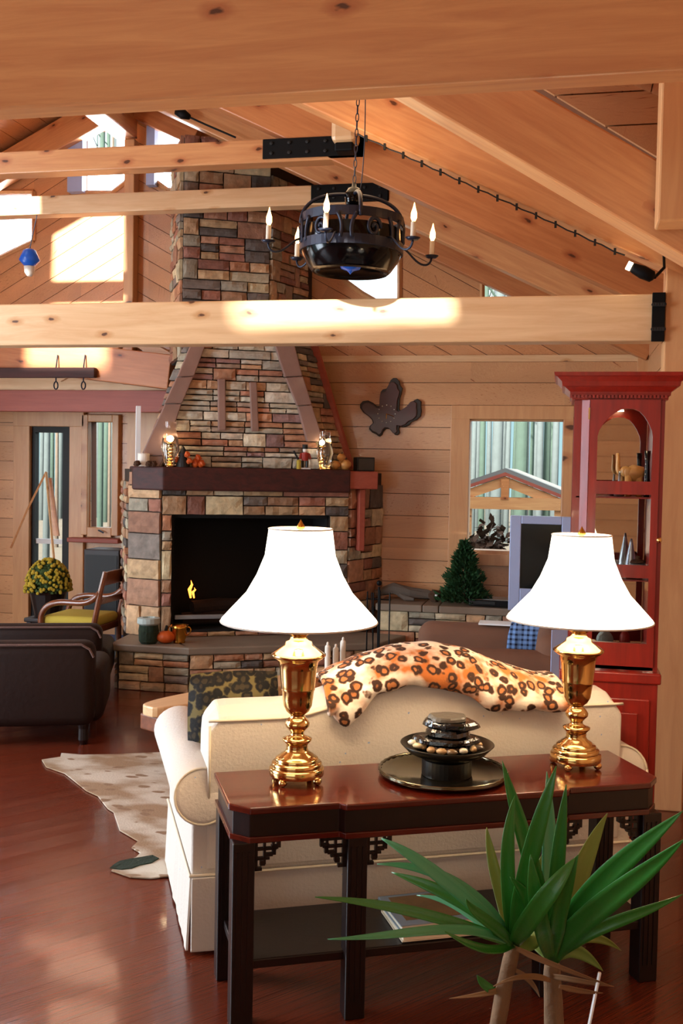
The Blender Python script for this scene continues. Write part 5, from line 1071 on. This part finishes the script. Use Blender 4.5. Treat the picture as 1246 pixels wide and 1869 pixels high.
drape('plaid_blanket', 'blue plaid wool blanket over the far arm of the brown armchair', 'blanket', 'plaid', [((xa, 7.38, .47), (xb-.05, 7.38, .47)), ((xa+.01, 7.385, .60), (xb-.03, 7.385, .60)), ((xa+.03, 7.39, .69), (xb, 7.39, .70)), ((xa+.04, 7.5, .71), (xb+.01, 7.5, .72)), ((xa+.04, 7.62, .68), (xb+.01, 7.62, .69)), ((xa+.04, 7.66, .55), (xb+.01, 7.66, .55))])
# fringe hanging below the blanket
o = tag(mesh_obj('magazine', (lambda bm: (box(bm, -.12, .12, -.08, .08, 0, .012), bm)[1])(NB()), 'white'), 'white magazine lying on the far arm of the brown armchair', 'magazine'); p = aY(905, 1137, 7.5); o.location = (p.x, 7.5, .662)
o = empty('paper_bag', (aY(1022, 1180, 6.4).x, 6.4, 0), .3, 'pale lilac folded board standing behind the right brass lamp', 'board'); p = aY(1022, 1150, 6.4)
bm = NB(); vs = box(bm, -.055, .055, -.006, .006, 0, p.z); mesh_obj('board', bm, 'silver', o)
# ------------------------------------------------------------------ coffee table slab and candles
p0, p1 = aZ(276, 1287, .42), aZ(655, 1214, .42)
ct = empty('coffee_table', V(((p0.x+p1.x)/2, (p0.y+p1.y)/2, 0)), math.atan2(p1.y-p0.y, p1.x-p0.x), 'pale wood slab coffee table between the white sofa and the hearth', 'table')
hl = (p1-p0).length/2+.03; bm = NB(); pts = []
for i in range(40): a = i*2*PI/40; pts.append((hl*math.copysign(abs(math.cos(a))**.5, math.cos(a))+.12-.12, .13*math.copysign(abs(math.sin(a))**.6, math.sin(a))*(1+.1*noise.noise(V((a, 3, 1)))), .36))
prism(bm, pts, (0, 0, .06)); mesh_obj('slab_top', bm, 'pine_pale', ct, bevel=.01)
bm = NB(); box(bm, -hl*.97, hl*.97, -.10, .10, .27, .36); mesh_obj('frame', bm, 'chairwood', ct, bevel=.01)
for sx_ in (-1, 1):
    for sy in (-1, 1): bm = NB(); tube(bm, [(sx_*hl*.6, sy*.07, .31), (sx_*hl*.62, sy*.09, 0)], [.035, .025], 8); mesh_obj('leg', bm, 'chairwood', ct)
for i, (px, h) in enumerate(((597, .17), (612, .15), (625, .19))):
    p = aZ(px, 1224+i*-2, .42); o = empty('white_candle', V((p.x, p.y, .42)), label=['left of the three white candles behind the sofa', 'middle white candle behind the sofa, shortest of three', 'right and tallest of the three white candles behind the sofa'][i], cat='candle', group='white candles on the coffee table')
    bm = NB(); lathe(bm, [(.018, 0), (.019, h-.012), (.012, h), (0, h-.002)], 14); mesh_obj('wax', bm, 'wax', o); bm = NB(); ball(bm, (0, 0, h+.008), (.009, .009, .014), 8); mesh_obj('tip', bm, 'wax', o)
# ------------------------------------------------------------------ leather tub chairs at left
def tub(xr, yb, zt, lab):
    rz = .36; o = empty('leather_armchair', (xr-.42*math.cos(rz), yb-.42*math.sin(rz), 0), rz, lab, 'armchair', 'pair of dark leather armchairs seen from behind')
    W = .42
    def c_(nm, x0, x1, y0, y1, z0, z1, m='leather', r=.05): bm = NB(); box(bm, x0, x1, y0, y1, z0, z1); return mesh_obj(nm, bm, m, o, bevel=r, seg=4, smooth=True)
    c_('backrest', -W, W, 0, .2, .12, zt, r=.07); c_('seat_box', -W+.03, W-.03, .1, .8, .12, .34); c_('seat_cushion', -W+.16, W-.16, .18, .84, .33, .47, 'leatherpink', .05)
    for s in (-1, 1): c_('arm', min(s*W, s*(W-.16))+s*.05, max(s*W, s*(W-.16))+s*.05, .1, .8, .12, zt-.18, r=.07)
    bm = NB(); z = zt-.012; tube(bm, [(-W+.005, 0, z-.08), (-W+.03, 0, z-.03), (-W+.08, 0, z), (W-.08, 0, z), (W-.03, 0, z-.03), (W-.005, 0, z-.08)], .008, 6); mesh_obj('rope_trim', bm, 'rope', o)
    for x in (-W+.07, W-.07):
        for y in (.07, .72): bm = NB(); lathe(bm, [(.02, 0), (.032, .03), (.03, .1), (.035, .13)], 12, (x, y, 0)); mesh_obj('foot', bm, 'mahogdark', o)
    return o
xr1 = aY(172, 1250, 5.95).x; tub(xr1, 5.95, aY(120, 1170, 5.95).z, 'nearer dark leather armchair with roped edge, at the left edge')
xr2 = aY(190, 1170, 7.0).x; tub(xr2-.02, 7.0, aY(120, 1138, 7.0).z, 'farther dark leather armchair just behind the nearer one')
# wooden open-arm chair with yellow seat
wc0 = aZ(65, 1130, .45); wc1 = aZ(185, 1130, .45)
o = empty('wooden_armchair', V(((wc0.x+wc1.x)/2, 8.3, 0)), 0, 'open wooden armchair with scrolled arms and a yellow seat', 'chair')
hw = (wc1.x-wc0.x)/2; ox = (wc0.x+wc1.x)/2
bm = NB(); box(bm, -hw, hw-.02, -.24, .24, .38, .47); mesh_obj('seat', bm, 'yellow', o, bevel=.04, seg=4, smooth=True)
bm = NB(); box(bm, -hw, hw-.02, -.25, .25, .33, .39); mesh_obj('seat_rail', bm, 'chairwood', o, bevel=.006)
for sy in (-1, 1):
    y = sy*.25; bm = NB()
    pts = bez([(-hw+.02, y, .33), (-hw-.08, y, .55), (-hw+.12, y, .66), (.02, y, .59), (hw*.6, y, .52), (hw+.02, y, .68)], 20); tube(bm, pts, [.026]*21, 8); mesh_obj('arm', bm, 'chairwood', o, smooth=True)
    bm = NB(); tube(bm, [(hw-.02, y, 0), (hw-.03, y, .4), (hw+.03, y, .7), (hw+.07, y, .86)], [.02, .026, .024, .022], 8); mesh_obj('rear_leg', bm, 'chairwood', o)
    bm = NB(); tube(bm, [(-hw+.04, y, 0), (-hw+.03, y, .36)], [.016, .026], 8); mesh_obj('front_leg', bm, 'chairwood', o)
for z0_, z1_, dx in ((.74, .86, .045), (.58, .64, .02)):
    bm = NB(); pts = [(hw+dx-.012, -.25, z0_), (hw+dx-.012, .25, z0_), (hw+dx+.014, .25, z1_), (hw+dx+.014, -.25, z1_)]; prism(bm, pts, (.022, 0, 0)); mesh_obj('back_rail', bm, 'chairwood', o, bevel=.005)
# easel leg, mums, dark stand, blue rug
p = aY(90, 880, 9.3); q = aY(106, 1085, 9.0); o = empty('easel', V((q.x, 9.0, 0)), label='thin pale wooden easel leaning before the glazed door', cat='easel')
O_ = V((q.x, 9.0, 0)); bm = NB(); tube(bm, [aY(84, 862, 9.25)-O_, aY(104, 1082, 9.0)-O_, V((.06, -.04, .0))], .013, 4); mesh_obj('front_leg', bm, 'pine_pale', o)
bm = NB(); tube(bm, [aY(84, 862, 9.25)-O_, aY(50, 930, 9.4)-O_, aY(20, 1000, 9.5)-O_], .013, 4); mesh_obj('rear_leg', bm, 'pine', o)
bm = NB(); a, b = aY(88, 872, 9.27)-O_, aY(97, 978, 9.2)-O_; prism(bm, [a, a+V((.03, 0, 0)), b+V((.06, 0, 0)), b], (0, .02, 0)); mesh_obj('board', bm, 'pine', o)
mp_ = aY(88, 1075, 9.0); mo = bush((mp_.x, 9.0, mp_.z-.02), (.21, .2, .30), 'mumleaf', 'round mound of yellow chrysanthemums by the glazed door', 700, 'plant', 'potted_mums', .022, 5)
rg = random.Random(12); bm = NB()
for k in range(330):
    d = V((rg.gauss(0, 1), rg.gauss(0, 1), abs(rg.gauss(0, 1)))).normalized(); ball(bm, (d.x*.215, d.y*.205, d.z*.305), .016, 6)
fl2 = mesh_obj('blossoms', bm, 'mums', mo); fl2['kind'] = 'stuff'
bm = NB(); lathe(bm, [(.12, -mp_.z*.0-.24), (.17, -.02), (.18, .0), (.16, .01)], 20); mesh_obj('pot', bm, 'pot', mo)
st_h = mp_.z-.02-.24; o = empty('plant_stand', (mp_.x, 9.0, 0), label='low dark stand carrying the yellow chrysanthemums', cat='stand'); bm = NB(); box(bm, -.17, .17, -.15, .15, st_h-.04, st_h); mesh_obj('top', bm, 'darkcab', o, bevel=.01)
for x in (-.13, .13):
    for y in (-.11, .11): bm = NB(); box(bm, x-.02, x+.02, y-.02, y+.02, 0, st_h-.04); mesh_obj('leg', bm, 'darkcab', o)
a, b = aY(166, 1000, 9.0), aY(219, 1000, 9.0); o = empty('dark_cabinet', ((a.x+b.x)/2, 9.0, 0), label='small dark cabinet between the window and the fireplace', cat='cabinet')
W_ = (b.x-a.x)/2; bm = NB(); box(bm, -W_, W_+.06, -.15, .15, .36, a.z); mesh_obj('case', bm, 'darkcab', o, bevel=.01)
bm = NB(); box(bm, -W_+.02, W_+.04, -.157, -.15, .40, a.z-.05); mesh_obj('door', bm, 'black', o)
for x in (-W_+.03, W_+.03): bm = NB(); box(bm, x-.015, x+.015, -.13, -.1, 0, .36); mesh_obj('leg', bm, 'darkcab', o); bm = NB(); box(bm, x-.015, x+.015, .1, .13, 0, .36); mesh_obj('leg', bm, 'darkcab', o)
a = aZ(195, 1120, 0); o = tag(mesh_obj('door_rug', (lambda bm: (box(bm, -.45, .45, -.28, .28, 0, .012), bm)[1])(NB()), 'rugblue'), 'blue woven mat on the floor beside the fireplace', 'rug'); o.location = (-4.35, 9.52, .021)
# cowhide
HPX = [(76, 1389), (110, 1384), (112, 1377), (150, 1380), (215, 1379), (280, 1376), (330, 1374), (420, 1380), (420, 1600), (300, 1603), (276, 1606), (238, 1604), (203, 1592), (222, 1577), (248, 1568), (256, 1560), (240, 1550), (252, 1538), (218, 1518), (212, 1500), (207, 1485), (196, 1478), (178, 1455), (158, 1446), (148, 1438), (132, 1425), (118, 1414), (84, 1402)]
hp_ = [aZ(x, y, .0) for x, y in HPX]; hc = V((-2.0, 5.0, 0)); bm = NB(); prism(bm, [V((p.x-hc.x, p.y-hc.y, .003)) for p in hp_], (0, 0, .007)); o = tag(mesh_obj('cowhide_rug', bm, 'cow', bevel=.002), 'mottled tan and white cowhide on the floor left of the white sofa', 'rug'); o.location = hc
tp = [aZ(x, y, 0) for x, y in ((200, 1590), (208, 1583), (218, 1577), (236, 1573), (256, 1570), (278, 1566), (290, 1572), (276, 1580), (256, 1584), (240, 1590), (222, 1592))]; bm = NB(); prism(bm, [V((p.x-hc.x, p.y-hc.y, .0105)) for p in tp], (0, 0, .004)); mesh_obj('dark_patch', bm, 'moss', o)
# ------------------------------------------------------------------ yucca in the foreground
yd = 2.35; yc = aD(965, 1800, yd); yb = V((yc.x, yc.y, 0))
yu = empty('yucca_plant', yb, label='potted yucca with two canes and long green blades in the foreground', cat='plant')
bm = NB(); lathe(bm, [(.13, 0), (.17, .28), (.185, .30), (.185, .34), (.165, .34), (.155, .30), (0, .30)], 32, cap=False); mesh_obj('pot', bm, 'pot', yu, smooth=True)
bm = NB(); lathe(bm, [(.157, .305), (0, .32)], 24, cap=False); mesh_obj('soil', bm, 'soil', yu)
crowns = []
for (bx, by, tx_, ty, dd, r) in ((905, 1860, 937, 1728, 0, .021), (1012, 1860, 1006, 1760, .06, .024)):
    a, b = aD(bx, by, yd+dd)-yb, aD(tx_, ty, yd+dd)-yb; base = V((a.x-(b.x-a.x)*.6, a.y, .31)); bm = NB()
    pts = bez([base, a, b], 10); tube(bm, pts, [r-.0005*i for i in range(11)], 12)
    for v in bm.verts: v.co += V((noise.noise(v.co*40), noise.noise(v.co*40+V((9, 0, 0))), 0))*.004
    mesh_obj('cane', bm, 'cane', yu, smooth=True); crowns.append((V(b), dd))
def blade(pxs, width, depths, m='leaf', fold=.25, n=22, tw=0.0):
    width *= .8
    """a long tapering V-folded leaf through points in the room"""
    pts = bez([aD(x, y, yd+d)-yb for (x, y), d in zip(pxs, depths)], n); bm = NB(); rows = []
    for i, p in enumerate(pts):
        t = i/n; tg = (pts[min(i+1, n)]-pts[max(i-1, 0)]).normalized(); view = (p+yb-EYE).normalized()
        sd_ = tg.cross(view).normalized(); nn = tg.cross(sd_).normalized(); ang = tw*t+.25
        sd2 = sd_*math.cos(ang)+nn*math.sin(ang); nn2 = tg.cross(sd2).normalized()
        w_ = width*(min(1, .55+t*2.2) if t < .3 else 1)*(max(0, 1-((t-.45)/.55)**2.2) if t > .45 else 1)*.5+.0006
        rows.append([bm.verts.new(p+sd2*w_*k+nn2*w_*fold*(abs(k)-.5)) for k in (-1, -.5, 0, .5, 1)])
    for a, b in zip(rows, rows[1:]):
        for j in range(4): bm.faces.new((a[j], a[j+1], b[j+1], b[j]))
    o = mesh_obj('leaf', bm, m, yu, smooth=True); o.modifiers.new('t', 'SOLIDIFY').thickness = .0012
A_, B2 = (937, 1725), (1006, 1755)
LV = [ # control points, width in metres, depth offsets, material
 ([A_, (860, 1640), (760, 1560), (695, 1530)], .036, (0, -.1, -.15, -.1), 'leaf2'),
 ([A_, (880, 1620), (790, 1575), (688, 1577)], .030, (0, -.05, -.1, -.1), 'leaf2'),
 ([A_, (870, 1650), (800, 1620), (714, 1592)], .036, (0, 0, 0, .05), 'leaf'),
 ([A_, (860, 1690), (740, 1650), (575, 1637)], .028, (0, -.15, -.25, -.35), 'leaf'),
 ([A_, (850, 1670), (760, 1710), (598, 1714)], .024, (0, -.15, -.3, -.35), 'leaf2'),
 ([A_, (880, 1700), (850, 1640), (760, 1634)], .022, (0, .05, .1, .15), 'leaf2'),
 ([A_, (915, 1640), (895, 1570), (888, 1510)], .034, (0, .1, .12, .15), 'leafold'),
 ([A_, (925, 1620), (918, 1530), (940, 1452)], .040, (0, -.05, -.05, -.02), 'leaf'),
 ([A_, (950, 1600), (985, 1500), (1015, 1398)], .046, (0, -.08, -.12, -.1), 'leaf'),
 ([(1000, 1700), (980, 1600), (945, 1500), (916, 1388)], .046, (.06, 0, 0, 0), 'leaf'),
 ([B2, (1000, 1620), (1005, 1520), (998, 1408)], .046, (.06, .1, .12, .14), 'leaf2'),
 ([B2, (1010, 1640), (1020, 1540), (1033, 1432)], .040, (.06, .0, .0, .0), 'leaf'),
 ([B2, (960, 1660), (980, 1600), (1000, 1540)], .040, (.06, .15, .2, .2), 'leafold'),
 ([B2, (1035, 1660), (1060, 1570), (1108, 1484)], .062, (.06, .12, .15, .2), 'leafold'),
 ([B2, (1040, 1640), (1140, 1570), (1246, 1480)], .060, (.06, -.05, -.15, -.2), 'leaf'),
 ([B2, (1040, 1680), (1150, 1620), (1250, 1530)], .062, (.06, -.05, -.2, -.3), 'leaf'),
 ([B2, (1060, 1690), (1150, 1680), (1246, 1632)], .036, (.06, 0, 0, 0), 'leaf'),
 ([A_, (960, 1680), (1010, 1620), (1050, 1565)], .050, (0, -.15, -.15, -.12), 'leaf'),
 ([A_, (900, 1680), (860, 1670), (850, 1640)], .030, (0, -.1, -.12, -.15), 'leaf'),
 ([A_, (900, 1740), (870, 1735), (812, 1700)], .022, (0, -.1, -.2, -.25), 'leaf'),
 ([B2, (990, 1690), (970, 1640), (930, 1600)], .044, (.06, 0, -.05, -.08), 'leaf'),
 ([B2, (1040, 1700), (1090, 1700), (1133, 1735)], .030, (.06, .1, .15, .2), 'leafold'),
 ([B2, (1030, 1720), (1060, 1730), (1100, 1772)], .040, (.06, .05, .05, .05), 'leafold'),
 ([B2, (985, 1690), (975, 1640), (968, 1560)], .044, (.06, -.1, -.12, -.12), 'leaf'),
 ([B2, (1020, 1660), (1030, 1600), (1055, 1560)], .044, (.06, -.1, -.12, -.12), 'leaf'),
 ([(905, 1810), (880, 1800), (870, 1780)], .024, (0, 0, -.02), 'leaf'),
 ([A_, (985, 1730), (990, 1700), (955, 1690)], .036, (0, .02, .05, .1), 'leafold'),
 ([B2, (980, 1720), (960, 1715), (930, 1690)], .026, (.06, .1, .12, .2), 'leafold')]
for i, (p_, w_, d_, m_) in enumerate(LV): blade(p_, w_, d_, m_, tw=.25*math.sin(i*2.1), fold=.3)
for p_, d_ in (([(1000, 1780), (1060, 1790), (1120, 1800)], (.05, 0, 0)), ([(930, 1800), (900, 1815), (820, 1822)], (0, 0, -.05)), ([(1005, 1790), (960, 1770), (900, 1800)], (0, -.05, -.1)), ([(940, 1770), (975, 1790), (985, 1820)], (0, 0, 0)), ([(1020, 1800), (1060, 1810), (1100, 1812)], (0, 0, 0)), ([(940, 1730), (1000, 1760), (1110, 1798)], (-.05, -.1, -.1))): blade(p_, .016, d_, 'dryleaf', tw=.8)
p0_, p1_ = aD(1094, 1775, yd)-yb, aD(1100, 1869, yd)-yb; bm = NB(); tube(bm, [p0_, V((p1_.x-.06, p1_.y, .32))], .004, 5); mesh_obj('white_stake', bm, 'white', yu)
# ------------------------------------------------------------------ chandelier
cY = 5.45; cc_ = aY(641, 456, cY); ch = empty('chandelier', cc_, rot=(0, math.radians(1.5), 0)); tag(ch, 'black wrought iron chandelier with six candle arms hanging before the chimney', 'chandelier')
R0 = .275; zt5, zb5 = .135, .0
def ring(bm, R, z0_, z1_, thk=.008, n=48):
    lathe(bm, [(R, z0_), (R, z1_), (R-thk, z1_), (R-thk, z0_), (R, z0_)], n, cap=False)
bm = NB(); ring(bm, R0, zb5-.02, zb5+.03); mesh_obj('lower_band', bm, 'iron', ch)
bm = NB(); ring(bm, R0*.98, zt5-.012, zt5+.035); mesh_obj('upper_band', bm, 'iron', ch)
for k in range(12):
    a0 = k*PI/6+.1; bm = NB()
    def on(u, z, R=R0*.985): return (math.cos(a0+u/R)*R, math.sin(a0+u/R)*R, z)
    if k % 2 == 0:
        pts = [on(.042*(1-t/26)*math.cos(t*.42), .068+.055*(1-t/26)*math.sin(t*.42)) for t in range(24)]; tube(bm, pts, .0105, 6); mesh_obj('scroll', bm, 'iron', ch, smooth=True)
    else:
        for s in (-1, 1): tube(bm, bez([on(s*.05, zt5), on(s*.012, .08), on(s*.03, zb5+.01)], 8), .011, 6)
        mesh_obj('strap', bm, 'iron', ch, smooth=True)
hub = .285
for k in range(4):
    a0 = k*PI/2+.35; bm = NB(); tube(bm, bez([(math.cos(a0)*R0, math.sin(a0)*R0, .12), (math.cos(a0)*R0*1.0, math.sin(a0)*R0*1.0, .27), (math.cos(a0)*.10, math.sin(a0)*.10, .29), (0, 0, hub)], 14), .010, 8); mesh_obj('dome_strap', bm, 'iron', ch, smooth=True)
bm = NB(); lathe(bm, [(.0, .20), (.03, .21), (.045, .25), (.05, .29), (.03, .32), (.012, .33), (.01, .35)], 20, cap=False); mesh_obj('hub', bm, 'irongloss', ch, smooth=True)
bm = NB(); lathe(bm, [(R0*.97, .10), (R0*.99, .0), (R0*.93, -.05), (R0*.78, -.11), (R0*.72, -.125), (R0*.70, -.11), (R0*.60, -.09), (.0, -.075)], 40, cap=False); mesh_obj('smoke_bowl', bm, 'irongloss', ch, smooth=True)
bm = NB(); lathe(bm, [(.0, -.13), (.008, -.12), (.02, -.11), (.05, -.10), (.06, -.08)], 16, cap=False); mesh_obj('finial', bm, 'blue', ch, smooth=True)
fwd = math.atan2((EYE-cc_).y, (EYE-cc_).x)
for k in range(6):
    a = fwd+math.radians(-16.7)*-1*-1+k*PI/3; ca, sa = math.cos(a), math.sin(a); bm = NB()
    P3 = lambda r, z: (ca*r, sa*r, z)
    RA = .445
    tube(bm, bez([P3(R0*.95, .03), P3(R0+.05, .05), P3(R0+.06, -.05), P3(RA-.04, -.07), P3(RA, -.05), P3(RA, .0)], 14), .006, 8); ar = mesh_obj('arm', bm, 'iron', ch, smooth=True)
    bm = NB(); lathe(bm, [(.0, -.006), (.025, -.004), (.038, .008), (.0, .004)], 20, P3(RA, 0), cap=False); mesh_obj('drip_pan', bm, 'iron', ar, smooth=True)
    bm = NB(); lathe(bm, [(.0135, .004), (.0135, .085), (0, .085)], 14, P3(RA, 0)); mesh_obj('candle_sleeve', bm, 'ivory', ar)
    bm = NB(); lathe(bm, [(.007, .085), (.016, .105), (.015, .13), (.007, .155), (.0015, .18)], 12, P3(RA, 0)); mesh_obj('flame_bulb', bm, 'bulb', ar, smooth=True)
    bm = NB(); ball(bm, P3(RA, .116), (.009, .009, .014), 8); mesh_obj('bulb_core', bm, 'bulbcore', ar, smooth=True)
bm = NB()
zc = .35; 
while zc < 1.1-.02:
    z = zc; k = int(round(zc/.04)) % 2
    tube(bm, [((.008 if k else 0)*math.cos(t*PI/5), (0 if k else .008)*math.cos(t*PI/5), z+.024*math.sin(t*PI/5)+.02) for t in range(11)], .0028, 5); zc += .04
mesh_obj('chain', bm, 'iron', ch)
bm = NB(); a = aY(666, 250, cY)-cc_; b = aY(657, 345, cY)-cc_; tube(bm, bez([(.02, 0, 1.08), a, b, (.03, 0, .3)], 14), .003, 5); mesh_obj('power_cord', bm, 'iron', ch)
l = bpy.data.lights.new('chandelier_light', 'POINT'); l.energy = 8; l.color = (1, .7, .4); l.shadow_soft_size = .3; q = bpy.data.objects.new('chandelier_light', l); COL.objects.link(q); q.location = cc_+V((0, 0, .45))
# spotlights, hanging rack, blue lantern
a, b = aY(1151, 487, 5.5), aY(1194, 507, 5.5); d = (b-a); o = empty('spotlight', a, label='black spotlight with a lit white lens under the pinkish rafter at right', cat='spotlight')
bm = NB(); tube(bm, [(0, 0, 0), d*.12, d*.5, d*.9, d], [.02, .026, .034, .03, .012], 16); mesh_obj('housing', bm, 'steel', o, smooth=True); bm = NB(); tube(bm, [-d*.16, d*.02], [.022, .022], 16); mesh_obj('lens', bm, 'bulbcore', o)
bm = NB(); tube(bm, [d, d+V((.05, .05, .06)), d+V((.05, .1, .14))], .008, 6); mesh_obj('bracket', bm, 'steel', o)
a, b = aY(322, 203, 7.9), aY(346, 214, 7.9); d = b-a; o = empty('spotlight', a, label='small black spotlight on the far rafter at upper left of the chimney', cat='spotlight')
bm = NB(); tube(bm, [(0, 0, 0), d*.5, d], [.03, .04, .02], 12); mesh_obj('housing', bm, 'steel', o, smooth=True); bm = NB(); tube(bm, [d, d*2.2, aY(430, 251, 7.9)-a], .008, 6); mesh_obj('track_wire', bm, 'steel', o)
z0_, z1_ = aY(110, 690, 8.85).z, aY(110, 672, 8.85).z; xr_ = aY(177, 682, 8.85).x; o = empty('hanging_rack', (xr_, 8.85, z0_), label='dark red hanging rack bar with iron hooks at left above the door', cat='rack')
bm = NB(); box(bm, -1.2, 0, -.06, .0, 0, z1_-z0_); mesh_obj('bar', bm, 'mantelwood', o, bevel=.004)
for px in (105, 155):
    x = aY(px, 690, 8.85).x-xr_; bm = NB(); tube(bm, [(x+math.cos(t*PI/6)*.02, -.03, -.07+math.sin(t*PI/6)*.035) for t in range(13)], .006, 6); tube(bm, [(x, -.03, -.035), (x, -.03, .0)], .006, 6); mesh_obj('hook', bm, 'iron', o)
    bm = NB(); tube(bm, [(x, -.03, z1_-z0_), (x, .0, z1_-z0_+.12)], .006, 6); mesh_obj('hanger', bm, 'iron', o)
p = aY(54, 475, 7.9); o = empty('blue_lantern', p, label='blue glass hanging lantern at the left edge above the pale beam', cat='lantern')
bm = NB(); lathe(bm, [(.03, .09), (.05, .08), (.085, .0), (.05, -.04), (.02, -.05)], 18); mesh_obj('glass_shade', bm, 'blue', o, smooth=True); bm = NB(); lathe(bm, [(.045, -.05), (.04, -.10), (.02, -.13)], 16); mesh_obj('globe', bm, 'wax', o, smooth=True); bm = NB(); tube(bm, [(0, 0, .09), (0, .12, 3.815-p.z)], .004, 5); mesh_obj('cord', bm, 'iron', o)
# hooks on the deck chairs etc. are too small to show
